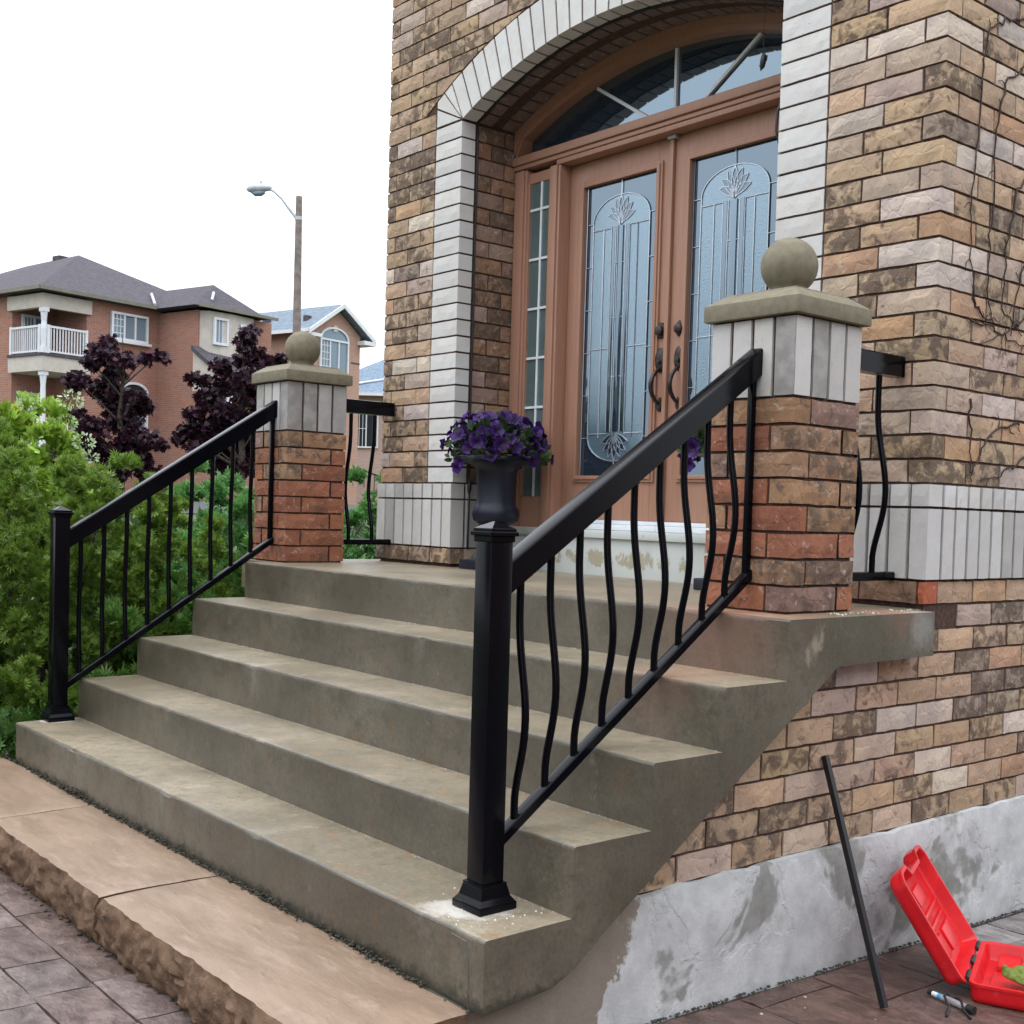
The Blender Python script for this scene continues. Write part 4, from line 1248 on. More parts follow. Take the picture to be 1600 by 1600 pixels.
def short_rail(x0, y0, x1, y1, zt, zb, out, label):
    root = tag(empty('porch_railing', ((x0 + x1) / 2, (y0 + y1) / 2, zb)), label, 'railing', 'short porch railings between pier and house')
    O = Vector(((x0 + x1) / 2, (y0 + y1) / 2, zb))
    def part(m, name): o = m.build(name, 'black_metal', root, 30); o.data.transform(Matrix.Translation(-O)); return o
    m = MB(); rail_section(m, (x0, y0, zt), (x1, y1, zt), 0.052, 0.078, 0.007); part(m, 'handrail')
    m = MB(); rail_section(m, (x0, y0, zb), (x1, y1, zb), 0.034, 0.032, 0.006); part(m, 'bottom_rail')
    me = belly(zt - 0.08 - zb + 0.004, out, 0.045)
    for t in (0.22, 0.66):
        link('baluster', me, root, (x0 + (x1 - x0) * t - O.x, y0 + (y1 - y0) * t - O.y, zt - 0.08 - O.z))
short_rail(-0.225, 0.516, -0.225, 0.879, 0.925, 0.131, (1, 0), 'short black porch railing between the right pier and the house corner')
short_rail(-3.60, 0.527, -3.60, 0.879, 0.920, 0.131, (-1, 0), 'short black porch railing behind the left pier')

# ------------------------------------------------------------------ urns with petunias
rf = random.Random(17)
def leaf_cloud(name, P, Nn, size, cols, tmpl, parent=None, mat='leaf', kind=None):
    """many small leaves in one mesh.  P points, Nn directions, tmpl = (verts(k,3), faces): x width, y length, z up"""
    P = np.asarray(P, float); Nn = np.asarray(Nn, float); n = len(P)
    tv, tf_ = np.array(tmpl[0], float), tmpl[1]
    rg = np.random.RandomState(len(P) * 7 + 3)
    d = Nn / np.maximum(1e-9, np.linalg.norm(Nn, axis=1, keepdims=True))
    r0 = rg.normal(size=(n, 3)); sx = np.cross(d, r0); sx /= np.maximum(1e-9, np.linalg.norm(sx, axis=1, keepdims=True)); up = np.cross(sx, d)
    sz = np.asarray(size).reshape(-1, 1, 1)
    V = P[:, None, :] + sz * (tv[None, :, 0:1] * sx[:, None, :] + tv[None, :, 1:2] * d[:, None, :] + tv[None, :, 2:3] * up[:, None, :])
    k = len(tv)
    V = V.reshape(-1, 3)
    nf = len(tf_)
    loops = np.concatenate([np.array(f) for f in tf_]); lens = np.array([len(f) for f in tf_])
    L = (loops[None, :] + (np.arange(n) * k)[:, None]).reshape(-1)
    LS = np.tile(lens, n)
    me = bpy.data.meshes.new(name)
    me.vertices.add(len(V)); me.vertices.foreach_set('co', V.astype(np.float32).ravel())
    me.loops.add(len(L)); me.loops.foreach_set('vertex_index', L.astype(np.int32))
    me.polygons.add(len(LS)); me.polygons.foreach_set('loop_start', np.concatenate([[0], np.cumsum(LS)[:-1]]).astype(np.int32))
    me.update(calc_edges=True)
    at = me.color_attributes.new('lc', 'FLOAT_COLOR', 'POINT')
    cols = np.asarray(cols, float)
    if cols.ndim == 2:
        cc = np.repeat(cols, k, axis=0)
        if len(tmpl) > 2:           # per-template-vertex tint towards the leaf tip
            w = np.tile(np.array(tmpl[2])[:, None], (n, 1)); cc = cc * (1 - w) + np.repeat(np.asarray(tmpl[3](n, rg)), k, axis=0) * w
    at.data.foreach_set('color', np.concatenate([cc, np.ones((len(cc), 1))], 1).astype(np.float32).ravel())
    me.materials.append(M[mat]); me.validate()
    o = link(name, me, parent)
    if kind: o['kind'] = kind
    return o
LEAF = ([(0, 0, 0), (0.32, 0.35, 0.06), (0.25, 0.75, 0.02), (0, 1, -0.06), (-0.25, 0.75, 0.02), (-0.32, 0.35, 0.06), (0, 0.5, -0.03)], [(0, 1, 6), (1, 2, 6), (2, 3, 6), (3, 4, 6), (4, 5, 6), (5, 0, 6)])

def urn(x, y, label):
    root = tag(empty('urn_planter', (x, y, 0.0)), label, 'planter', 'navy urns beside the front doors')
    m = MB(); m.bbox(-0.135, 0.135, -0.135, 0.135, 0.0, 0.05, 0.006); m.build('plinth', 'urn', root, 40)
    m = MB(); m.lathe([(0.125, 0.05), (0.12, 0.07), (0.085, 0.10), (0.062, 0.15), (0.060, 0.20), (0.075, 0.225), (0.07, 0.235), (0.10, 0.255)], 36); m.build('stem', 'urn', root, 50)
    m = MB(); seg = 40; prof_ = [(0.090, 0.245), (0.115, 0.262), (0.124, 0.295), (0.118, 0.325), (0.112, 0.335), (0.104, 0.36), (0.105, 0.45), (0.108, 0.52), (0.122, 0.550), (0.175, 0.572), (0.214, 0.580), (0.214, 0.598), (0.205, 0.604), (0.185, 0.595), (0.14, 0.56), (0.1, 0.55)]
    m.lathe(prof_, seg)
    nv = []
    for q, v in enumerate(m.v):     # gadroons on the swelling
        r_ = math.hypot(v[0], v[1]); a = math.atan2(v[1], v[0])
        if 0.25 < v[2] < 0.33: f = 1 + 0.035 * math.cos(20 * a)
        else: f = 1
        nv.append((v[0] * f, v[1] * f, v[2]))
    m.v = nv; m.build('bowl', 'urn', root, 60)
    return root
def petunias(x, y, z, label, seed, n=105):
    rg = random.Random(seed)
    root = tag(empty('petunia_plant', (x, y, z)), label, 'flowers', 'purple petunias in the urns')
    PT = []; NN = []; S = []; CL = []
    for q in range(520):
        a = rg.uniform(0, 6.283); e = rg.uniform(-0.15, 1.5); rr = rg.uniform(0.5, 1.0)
        d = Vector((math.cos(a) * math.cos(e), math.sin(a) * math.cos(e), math.sin(e)))
        PT.append((d.x * 0.27 * rr, d.y * 0.27 * rr, max(-0.03, d.z * 0.20 * rr))); NN.append((d + Vector((rg.uniform(-.7, .7), rg.uniform(-.7, .7), rg.uniform(-.3, .7))))[:]); S.append(rg.uniform(0.035, 0.06))
        g = rg.uniform(0.7, 1.3); CL.append((0.045 * g, 0.085 * g, 0.028 * g))
    o = leaf_cloud('foliage', PT, NN, S, CL, LEAF, root); o['kind'] = 'stuff'
    metas = []
    for v_ in range(5):             # five blossom shapes: ruffled trumpet
        m = MB(); nn = 20; vs_ = [(0, 0, -0.022)]; fs = []
        for i in range(nn):
            t = 2 * math.pi * i / nn
            vs_.append((0.010 * math.cos(t), 0.010 * math.sin(t), -0.006))
        for i in range(nn):
            t = 2 * math.pi * i / nn
            r_ = 0.036 * (1 - 0.12 * abs(math.sin(2.5 * t))) * rg.uniform(0.92, 1.06)
            vs_.append((r_ * math.cos(t), r_ * math.sin(t), 0.002 + 0.005 * math.cos(5 * t + v_) + rg.uniform(-0.004, 0.004)))
        for i in range(nn):
            j = (i + 1) % nn
            fs += [[0, 1 + i, 1 + j], [1 + i, 1 + nn + i, 1 + nn + j, 1 + j]]
        m.add(vs_, fs); me = m.mesh('blossom', 'petal', 60)
        at = me.color_attributes.new('lc', 'FLOAT_COLOR', 'POINT')
        k_ = (1.0, 0.8, 1.25, 0.9, 2.2)[v_]
        cl = []
        for i in range(len(me.vertices)):
            c0 = (0.012, 0.001, 0.032) if i <= nn else (0.042, 0.004, 0.130)
            cl += [c0[0] * k_, c0[1] * k_ * (2 if v_ == 4 else 1), c0[2] * k_, 1]
        at.data.foreach_set('color', cl)
        metas.append(me)
    for q in range(n):
        u = (q + 0.5) / n; e = math.asin(min(1, 0.02 + u * 0.95)) if q > 8 else rg.uniform(-0.3, 0.05); a = q * 2.39996 + rg.uniform(-0.3, 0.3)
        d = Vector((math.cos(a) * math.cos(e), math.sin(a) * math.cos(e), math.sin(e)))
        k_ = rg.uniform(0.78, 1.15)
        pos = Vector((d.x * 0.275 * k_, d.y * 0.275 * k_, 0.01 + d.z * 0.215 * k_))
        nd = (d + Vector((rg.uniform(-.45, .45), rg.uniform(-.45, .45), rg.uniform(-.35, .35)))).normalized()
        o = link('blossom', metas[4 if rg.random() < 0.08 else rg.randrange(4)], root, pos)
        o.rotation_euler = nd.to_track_quat('Z', 'Y').to_euler()
        s_ = rg.uniform(0.85, 1.2); o.scale = (s_, s_, s_)
    o = link('blossom', metas[4], root, (-0.20, -0.12, -0.06)); o.rotation_euler = (1.9, 0.2, 0.4)
UX, UY = -2.74, 0.985
urn(UX, UY, 'dark navy urn planter left of the doors, behind the railing post')
petunias(UX, UY, 0.60, 'mound of deep purple petunias in the urn left of the doors', 5)
urn(-1.05, UY, 'dark navy urn planter right of the doors, hidden behind the near pier')
petunias(-1.05, UY, 0.60, 'purple petunias glimpsed between railing balusters beside the near pier', 9, 50)

# ------------------------------------------------------------------ cable along the doorway, hanging ornament
m = MB()
pp = [(JL + 0.008, 0.998, 0.46)] + [(JL + 0.008 + 0.002 * math.sin(i), 0.998, 0.55 + i * 0.11) for i in range(17)] + [(JL + 0.006, 0.998, ZS)]
for i in range(1, 30):
    t = -TH0 + 2 * TH0 * i / 30
    pp.append((XM + (RI - 0.008) * math.sin(t), 0.998 + 0.006 * math.sin(i * 1.7), CZ + (RI - 0.008) * math.cos(t)))
pp += [(JR - 0.008, 0.998, ZS)] + [(JR - 0.008, 0.998, ZS - 0.12 * i) for i in range(1, 17)]
m.tube(pp, 0.0055, 6)
m.tube([(JL + 0.028, 0.992, 0.475), (JL + 0.030, 0.990, 0.435), (JL + 0.024, 0.992, 0.405)], [0.008, 0.013, 0.007], 8)
m.tube([(JL + 0.008, 0.998, 0.50), (JL + 0.026, 0.995, 0.47), (JL + 0.022, 0.995, 0.25), (JL + 0.02, 0.995, 0.10)], 0.005, 6)
tag(m.build('light_cable', 'rubber', smooth='all'), 'thin black cable clipped round the inside of the brick arch', 'cable')
m = MB()
m.tube([(JR - 0.012, 0.93, 2.03), (JR - 0.030, 0.92, 1.98), (JR - 0.030, 0.915, 1.90), (JR - 0.010, 0.92, 1.83)], 0.006, 8)
tag(m.build('cable_loop', 'rubber', smooth='all'), 'loose black cable loop at the right jamb beside the white bricks', 'cable')
m = MB(); m.tube([(-1.025, 1.0, intr(-1.025) - 0.004), (-1.025, 1.0, 2.275)], 0.0012, 5)
root = tag(empty('hanging_ornament', (-1.025, 1.0, 2.22)), 'small dark ornament hanging on a thread under the arch', 'ornament')
o = m.build('thread', 'rubber', root); o.data.transform(Matrix.Translation((1.025, -1.0, -2.22)))
m = MB()
m.tube([(0, 0, 0.058), (0.004, 0, 0.045), (0, 0, 0.022), (-0.004, 0, 0.0), (-0.012, 0, -0.016)], [0.002, 0.011, 0.013, 0.011, 0.001], 8)
m.add([(0, 0, 0.03), (0.022, 0.004, 0.045), (0.016, 0.006, 0.02)], [(0, 1, 2)]); m.add([(0, 0, 0.015), (-0.026, 0.004, 0.012), (-0.014, 0.004, -0.006)], [(0, 1, 2)])
m.build('figure', 'rubber', root, 60)

# ------------------------------------------------------------------ loose black bar leaning on the wall
m = MB(); m.tube([(0.270, 0.185, gz(0.18) + 0.006), (-0.077, 0.313, -0.472)], 0.0135, square=True)
br = tag(m.build('metal_bar', 'old_bar'), 'loose black metal bar leaning on the foundation wall', 'bar')

# ------------------------------------------------------------------ open red tool case
hd_ = Vector((0.41, -0.912, 0)); pd = Vector((0.912, 0.41, 0))
case = tag(empty('tool_case', (0.28, 0.68, gz(0.68))), 'open bright red plastic tool case lying on the patio', 'case')
CWD, CL_ = 0.435, 0.36
ez = Vector((0, 0, 1))
def shell(w, l, d, wall=0.012, rnd=0.05, lobes=False):
    """open tray: x along the hinge (-w/2..w/2), y away from the hinge 0..l, z depth 0..d (open at z=d)"""
    m = MB()
    def outline(ins, n=5):
        pts_ = []
        r_ = max(0.008, rnd - ins)
        for (cx_, cy_, a0) in ((w / 2 - rnd, l - rnd, 0), (-w / 2 + rnd, l - rnd, 90), (-w / 2 + rnd * 0.6, rnd * 0.6, 180), (w / 2 - rnd * 0.6, rnd * 0.6, 270)):
            rr_ = r_ if a0 < 180 else max(0.006, rnd * 0.6 - ins)
            for i in range(n): 
                a = R(a0 + 90 * i / (n - 1)); pts_.append((cx_ + rr_ * math.cos(a), cy_ + rr_ * math.sin(a)))
        if lobes:                   # hand-hold notch in the far edge
            out = []
            for p_ in pts_: out.append(p_)
            k = 5                   # between the two far corners (index 4 and 5)
            ly = l - ins
            out[k:k] = [(0.105, ly), (0.085, ly - 0.030), (-0.085, ly - 0.030), (-0.105, ly)]
            pts_ = out
        return pts_
    levels = [(0.018, 0.0), (0.004, 0.010), (0.0, 0.024), (0.0, d - 0.010), (-0.005, d - 0.009), (-0.005, d), (wall - 0.004, d), (wall, d - 0.006), (wall + 0.006, 0.022), (wall + 0.022, 0.012)]
    n = len(outline(0)); vs_ = []; fs = []
    for ins, z in levels: vs_ += [(a, b, z) for a, b in outline(ins)]
    for q in range(len(levels) - 1):
        for i in range(n): fs.append([q * n + i, q * n + (i + 1) % n, (q + 1) * n + (i + 1) % n, (q + 1) * n + i])
    fs.append(list(range(n))[::-1]); fs.append([(len(levels) - 1) * n + i for i in range(n)])
    m.add(vs_, fs)
    return m
def place(m, hinge, lx, ly, lz):
    m.v = [tuple(hinge + lx * a + ly * b + lz * c - Vector(case.location)) for a, b, c in m.v]
hc = Vector((0.28, 0.68, gz(0.68)))
base = shell(CWD, CL_, 0.068)
base.bbox(-0.16, 0.04, 0.05, 0.15, 0.010, 0.030, 0.008); base.bbox(-0.16, 0.02, 0.17, 0.30, 0.010, 0.034, 0.008); base.bbox(0.05, 0.19, 0.06, 0.13, 0.010, 0.045, 0.008)
base.bbox(0.06, 0.10, 0.15, 0.32, 0.010, 0.05, 0.006)
place(base, hc + pd * 0.012 + ez * 0.001, -hd_, pd, ez)
base.build('case_base', 'red_plastic', case, 40)
phi = R(56)
ldir = -pd * math.cos(phi) + ez * math.sin(phi); lnrm = pd * math.sin(phi) + ez * math.cos(phi)
lid = shell(CWD, CL_ + 0.02, 0.058, lobes=True)
for a_, b_, c_, d_ in ((-0.17, -0.02, 0.05, 0.13), (-0.17, 0.17, 0.15, 0.165), (-0.17, 0.17, 0.19, 0.205), (0.02, 0.17, 0.05, 0.13), (-0.06, 0.06, 0.23, 0.29)):
    lid.bbox(a_, b_, c_, d_, 0.006, 0.022, 0.006)
place(lid, hc + ez * 0.064 - lnrm * 0.058 - pd * 0.002, -hd_, ldir, lnrm)
lido = lid.build('case_lid', 'red_plastic', case, 40)
for t in (-0.15, 0.0, 0.15):
    hg = MB(); hg.tube([(t - 0.035, 0, 0), (t + 0.035, 0, 0)], 0.008, 10)
    place(hg, hc + ez * 0.068, hd_, pd, ez); hg.build('hinge', 'rubber', case, 60)
for t in (-0.08, 0.05):
    lt = MB(); lt.bbox(t, t + 0.05, CL_ - 0.002, CL_ + 0.012, 0.03, 0.075, 0.004); place(lt, hc + pd * 0.012, hd_, pd, ez); lt.build('latch', 'red_plastic', case, 40)
# green work glove on the case
gm2 = MB(); nu, nv_ = 22, 12
o_ = hc + pd * 0.10 + hd_ * 0.09 + ez * 0.062
vs_ = []
for j in range(nv_ + 1):
    for i in range(nu + 1):
        u, v = i / nu, j / nv_
        hw_ = 0.030 + 0.020 * math.sin(u * 5) + 0.022 * u
        h_ = 0.016 + 0.020 * mnoise.noise(Vector((u * 4, v * 3, 2))) + 0.018 * math.sin(u * 9 + v * 2) * u + 0.010 * math.sin(v * math.pi)
        vs_.append(tuple(o_ + pd * (0.20 * u) + hd_ * ((v - 0.5) * 2 * hw_ + 0.018 * math.sin(u * 7)) + ez * h_))
gm2.add(vs_, [[j * (nu + 1) + i, j * (nu + 1) + i + 1, (j + 1) * (nu + 1) + i + 1, (j + 1) * (nu + 1) + i] for j in range(nv_) for i in range(nu)])
rag = tag(gm2.build('work_rag', 'cloth', smooth='all'), 'crumpled green rag lying in the red case', 'rag')
so_ = rag.modifiers.new('thick', 'SOLIDIFY'); so_.thickness = 0.006
# marker-like steel tool with a black wrist cord
tool = tag(empty('hand_tool', (0.365, 0.405, gz(0.4))), 'small silver tube tool with blue band and black cord beside the red case', 'tool')
a0 = Vector((-0.085, 0.012, 0.013)); a1 = Vector((0.085, -0.010, 0.013))
def seg_(t0, t1, r_, name, mat): mm = MB(); mm.tube([a0.lerp(a1, t0), a0.lerp(a1, t1)], r_, 14); mm.build(name, mat, tool, 60)
seg_(0.0, 0.09, 0.0085, 'end_cap', 'rubber'); seg_(0.085, 0.22, 0.0078, 'tip', 'white_paint'); seg_(0.215, 0.31, 0.0088, 'band', 'blue_plastic'); seg_(0.305, 0.86, 0.0105, 'barrel', 'steel'); seg_(0.855, 1.0, 0.0135, 'grip', 'rubber')
m = MB(); m.tube([(0.045, -0.10, 0.006), (0.02, -0.045, 0.012), (-0.015, -0.012, 0.026), (-0.03, 0.014, 0.030), (-0.012, 0.030, 0.012), (0.012, 0.022, 0.020), (0.035, 0.0, 0.026), (0.062, -0.03, 0.012), (0.10, -0.055, 0.005)], 0.0042, 7); m.build('wrist_cord', 'rubber', tool, 60)

# ------------------------------------------------------------------ leafless creeper on the side wall
vn = random.Random(8); m = MB()
def stem(pts_, r0=0.0045, r1=0.0018, amp=0.006):
    pp_ = []
    for i in range(len(pts_) - 1):
        for q in range(6):
            t = q / 6; y = pts_[i][0] + (pts_[i + 1][0] - pts_[i][0]) * t; z = pts_[i][1] + (pts_[i + 1][1] - pts_[i][1]) * t
            pp_.append((XR + 0.004 + abs(vn.gauss(0, 0.002)), y + vn.gauss(0, amp), z + vn.gauss(0, amp)))
    n = len(pp_); m.tube(pp_, [r0 + (r1 - r0) * i / (n - 1) for i in range(n)], 5)
    for p_ in pp_[::3]:
        if vn.random() < 0.6:
            a = vn.uniform(0, 6.28); l = vn.uniform(0.015, 0.06)
            m.tube([p_, (XR + 0.004, p_[1] + l * 0.5 * math.cos(a), p_[2] + l * 0.5 * math.sin(a)), (XR + 0.003, p_[1] + l * math.cos(a + 0.4), p_[2] + l * math.sin(a + 0.4))], [0.0022, 0.0018, 0.001], 4)
stem([(1.42, 2.27), (1.30, 2.23), (1.17, 2.16), (1.13, 2.05), (1.12, 1.80), (1.09, 1.50), (1.10, 1.30), (1.16, 1.10)])
stem([(1.45, 2.10), (1.30, 1.99), (1.24, 1.80), (1.25, 1.50), (1.22, 1.20), (1.30, 1.06)])
stem([(1.60, 1.75), (1.42, 1.62), (1.36, 1.40), (1.34, 1.15), (1.53, 1.05)])
stem([(1.10, 1.08), (1.25, 1.07), (1.40, 1.04), (1.62, 1.02)]); stem([(1.12, 1.16), (1.22, 1.09), (1.33, 1.10)])
stem([(1.60, 1.20), (1.48, 1.12), (1.36, 1.05), (1.20, 1.01)])
stem([(1.51, 0.72), (1.36, 0.70), (1.25, 0.62), (1.18, 0.52), (1.16, 0.48)]); stem([(1.62, 0.62), (1.48, 0.55), (1.36, 0.50), (1.22, 0.49)]); stem([(1.14, 0.78), (1.15, 0.62), (1.17, 0.50)])
stem([(1.62, 1.50), (1.50, 1.35), (1.44, 1.18), (1.42, 1.02)])
tag(m.build('dry_creeper', 'vine', smooth='all'), 'leafless creeper stems clinging to the brick side wall', 'creeper')

# ------------------------------------------------------------------ shrubs and trees
def blades(angs, lens, w=0.10, lift=0.25):
    vs_ = []; fs = []; wt = []
    for a, l in zip(angs, lens):
        a_ = R(a); dx, dy = math.sin(a_), math.cos(a_); k = len(vs_)
        vs_ += [(0, 0, 0), (dx * l * 0.55 + dy * w, dy * l * 0.55 - dx * w, lift * 0.3), (dx * l, dy * l, lift * abs(a) / 90), (dx * l * 0.55 - dy * w, dy * l * 0.55 + dx * w, lift * 0.3)]
        fs.append((k, k + 1, k + 2, k + 3)); wt += [0.0, 0.35, 1.0, 0.35]
    return vs_, fs, wt
def clump_points(ells, n, rg, shell=0.35, lump=0.16, lf=3.0, sub_r=0):
    """ells: (cx,cy,cz,rx,ry,rz).  Points in the outer shell of the ellipsoids with a lumpy surface"""
    P = []; D = []
    area = np.array([e[3] * e[4] + e[4] * e[5] + e[3] * e[5] for e in ells]); area = area / area.sum()
    for e, a in zip(ells, area):
        if sub_r:                   # foliage grouped into separate tufts on the surface, with gaps between
            nt = max(6, int(n * a / 55))
            for _ in range(nt):
                v = Vector((rg.gauss(0, 1), rg.gauss(0, 1), rg.gauss(0, 1))).normalized()
                s_ = 1 - shell * rg.random() ** 1.4
                c_ = Vector((e[0] + v.x * e[3] * s_, e[1] + v.y * e[4] * s_, e[2] + v.z * e[5] * s_))
                r_ = sub_r * rg.uniform(0.6, 1.3)
                for _ in range(55):
                    w = (Vector((rg.gauss(0, 1), rg.gauss(0, 1), rg.gauss(0, 1))).normalized() + v * 0.9 + Vector((0, 0, 0.45))).normalized()
                    q_ = c_ + w * r_ * rg.uniform(0.35, 1.0)
                    P.append(q_[:]); D.append(w)
            continue
        for _ in range(int(n * a)):
            v = Vector((rg.gauss(0, 1), rg.gauss(0, 1), rg.gauss(0, 1))).normalized()
            s_ = 1 - shell * rg.random() ** 1.6
            p_ = Vector((e[0] + v.x * e[3], e[1] + v.y * e[4], e[2] + v.z * e[5]))
            s_ *= 1 + lump * mnoise.noise(p_ * lf) + lump * 0.6 * mnoise.noise(p_ * lf * 2.7)
            P.append((e[0] + v.x * e[3] * s_, e[1] + v.y * e[4] * s_, e[2] + v.z * e[5] * s_)); D.append(v)
    return P, D
def shrub(name, label, base, ells, n, size, col, tip, tmpl, seed, cat='shrub', up=0.5, shell=0.35, lump=0.16, lf=3.0, group=None, jit=0.6, stems=5, sub_r=0):
    rg = random.Random(seed)
    root = tag(empty(name, base), label, cat, group)
    P, D = clump_points(ells, n, rg, shell, lump, lf, sub_r)
    P = [Vector(p_) - Vector(base) for p_ in P]
    N_ = [(d + Vector((rg.gauss(0, jit), rg.gauss(0, jit), rg.gauss(0, jit) + up))) for d in D]
    S = [rg.uniform(size * 0.65, size * 1.35) for _ in P]
    cols = []
    for p_ in P:
        k = 1 + 0.35 * mnoise.noise((p_ + Vector(base)) * 2.3) + rg.uniform(-0.22, 0.22)
        c = [x * max(0.35, k) for x in col]
        if rg.random() < 0.03: c = [c[0] * 2.0, c[1] * 0.9, c[2] * 0.8]
        cols.append(c)
    def tips(nn, r2): return np.array(tip)[None, :] * r2.uniform(0.6, 1.35, size=(nn, 1))
    t = (tmpl[0], tmpl[1], tmpl[2], tips) if len(tmpl) > 2 else tmpl
    leaf_cloud('foliage', [p_[:] for p_ in P], [v[:] for v in N_], S, cols, t, root, kind='stuff')
    m = MB()
    for q in range(stems):
        e = ells[q % len(ells)]
        tgt = Vector((e[0], e[1], e[2] + e[5] * 0.3)) - Vector(base)
        b0 = Vector((rg.uniform(-0.08, 0.08), rg.uniform(-0.08, 0.08), 0))
        m.tube([b0, b0.lerp(tgt, 0.5) + Vector((rg.uniform(-.06, .06), rg.uniform(-.06, .06), 0)), tgt], [0.022, 0.015, 0.006], 6)
    m.build('stem', 'bark', root, 60)
    return root
SPRAY = blades([-75, -50, -25, 0, 25, 50, 75], [0.55, 0.75, 0.9, 1.0, 0.9, 0.75, 0.55], 0.085, 0.3)
FERN = blades([-80, -40, 0, 40, 80], [0.7, 0.9, 1.0, 0.9, 0.7], 0.16, 0.35)
# big cedar hedge plant on the left of the steps: several rounded masses
shrub('cedar_shrub', 'large olive green cedar shrub with feathery sprays left of the steps', (-4.75, -0.75, -1.1),
      [(-4.72, -0.85, 0.10, 0.52, 0.55, 0.52), (-4.62, -0.75, -0.35, 0.55, 0.75, 0.55), (-4.55, -0.45, 0.12, 0.40, 0.40, 0.40), (-4.50, -0.60, -0.78, 0.58, 0.75, 0.42), (-5.05, -1.15, -0.02, 0.5, 0.5, 0.78), (-4.45, -0.15, -0.25, 0.46, 0.45, 0.55), (-4.40, 0.0, -0.75, 0.48, 0.6, 0.40), (-4.38, -1.05, -0.80, 0.36, 0.34, 0.36), (-4.9, -0.9, -0.7, 0.5, 0.6, 0.5)],
      48000, 0.043, (0.042, 0.100, 0.016), (0.250, 0.385, 0.050), SPRAY, 3, up=0.2, shell=0.24, jit=0.6, sub_r=0.085)
# darker green thuja behind the railing, low by the landing
shrub('thuja_shrub', 'bright green young thuja low against the landing, seen through the railing', (-4.15, -0.25, -1.1),
      [(-4.05, -0.62, -0.62, 0.24, 0.28, 0.34), (-4.10, 0.05, -0.40, 0.25, 0.28, 0.42), (-4.12, 0.32, -0.30, 0.26, 0.25, 0.35)],
      3000, 0.055, (0.055, 0.150, 0.026), (0.16, 0.30, 0.060), SPRAY, 12, up=0.5, sub_r=0.10, jit=0.45)
# light green rounded bush beyond the landing (behind the left pier)
shrub('round_bush', 'fresh green rounded bush behind the left pier', (-5.5, 1.25, -1.0),
      [(-5.75, 0.80, 0.10, 0.42, 0.42, 0.44), (-5.40, 1.05, 0.02, 0.40, 0.42, 0.46), (-5.05, 1.60, 0.05, 0.40, 0.42, 0.48), (-5.5, 1.0, -0.55, 0.7, 0.7, 0.5), (-5.0, 1.7, -0.5, 0.55, 0.6, 0.5)],
      8500, 0.055, (0.070, 0.200, 0.045), (0.17, 0.38, 0.11), FERN, 23, up=0.3, sub_r=0.13, jit=0.5)
# bright yellow-green shrub with pale flower heads at the left edge
shrub('flowering_shrub', 'yellow-green leafy shrub with pale flower heads at the left edge', (-7.7, -0.1, -0.9),
      [(-7.85, -0.15, 0.98, 0.34, 0.34, 0.32), (-7.62, 0.05, 0.72, 0.34, 0.34, 0.32), (-7.7, 0.0, 0.25, 0.55, 0.55, 0.5), (-7.9, -0.3, 0.6, 0.5, 0.5, 0.45), (-7.30, 0.30, 0.45, 0.35, 0.35, 0.35)],
      4200, 0.085, (0.170, 0.290, 0.030), (0.32, 0.48, 0.07), blades([-35, 0, 35], [0.8, 1.0, 0.8], 0.20, 0.2), 31, up=0.2, sub_r=0.14, jit=0.5)
fl = bpy.data.objects['flowering_shrub']
rgf = random.Random(4)
for q, (dx, dy, dz, r_) in enumerate(((0.42, 0.42, 1.98, 0.10), (0.40, 0.40, 1.80, 0.075), (0.30, 0.35, 1.72, 0.08), (0.50, 0.50, 1.66, 0.085), (0.34, 0.30, 1.58, 0.07), (0.58, 0.52, 1.54, 0.06), (0.1, 0.2, 1.95, 0.07), (0.15, 0.2, 1.62, 0.07))):
    P = []; N_ = []
    for i in range(70):
        v = Vector((rgf.gauss(0, 1), rgf.gauss(0, 1), rgf.gauss(0, 1))).normalized(); P.append((dx + v.x * r_ * 0.8, dy + v.y * r_ * 0.8, dz + v.z * r_ * 0.6)); N_.append(v[:])
    k = rgf.uniform(0.85, 1.1)
    leaf_cloud('flower_head', P, N_, [0.03] * 70, [(0.46 * k, 0.55 * k, 0.34 * k)] * 70, LEAF, fl, kind='stuff')
# small feathery shrub in the corner by the bottom step
shrub('dwarf_conifer', 'small blue-green dwarf conifer at the left end of the bottom step', (-4.35, -1.62, -1.1),
      [(-4.32, -1.62, -0.83, 0.24, 0.26, 0.24), (-4.45, -1.45, -0.95, 0.25, 0.25, 0.2)], 2200, 0.05, (0.030, 0.085, 0.035), (0.08, 0.17, 0.07), SPRAY, 44, up=0.6)
# low ground cover leaves near the left post
shrub('groundcover_plant', 'low leafy plant at the foot of the left railing post', (-4.02, -1.0, -1.1),
      [(-3.98, -1.05, -0.95, 0.20, 0.22, 0.17), (-4.0, -0.75, -0.9, 0.2, 0.2, 0.2)], 900, 0.05, (0.045, 0.12, 0.025), (0.09, 0.18, 0.04), FERN, 52, up=0.6)
# distant hedge row closing the view between the bushes
shrub('garden_hedge', 'dark green garden hedge behind the round bush', (-9.5, 2.0, -0.9),
      [(-9.5 + 0.65 * i, -0.8 + 0.95 * i, -0.35, 0.75, 0.75, 0.62) for i in range(7)], 5200, 0.10, (0.030, 0.070, 0.020), (0.06, 0.12, 0.03), FERN, 61, up=0.5, stems=7)
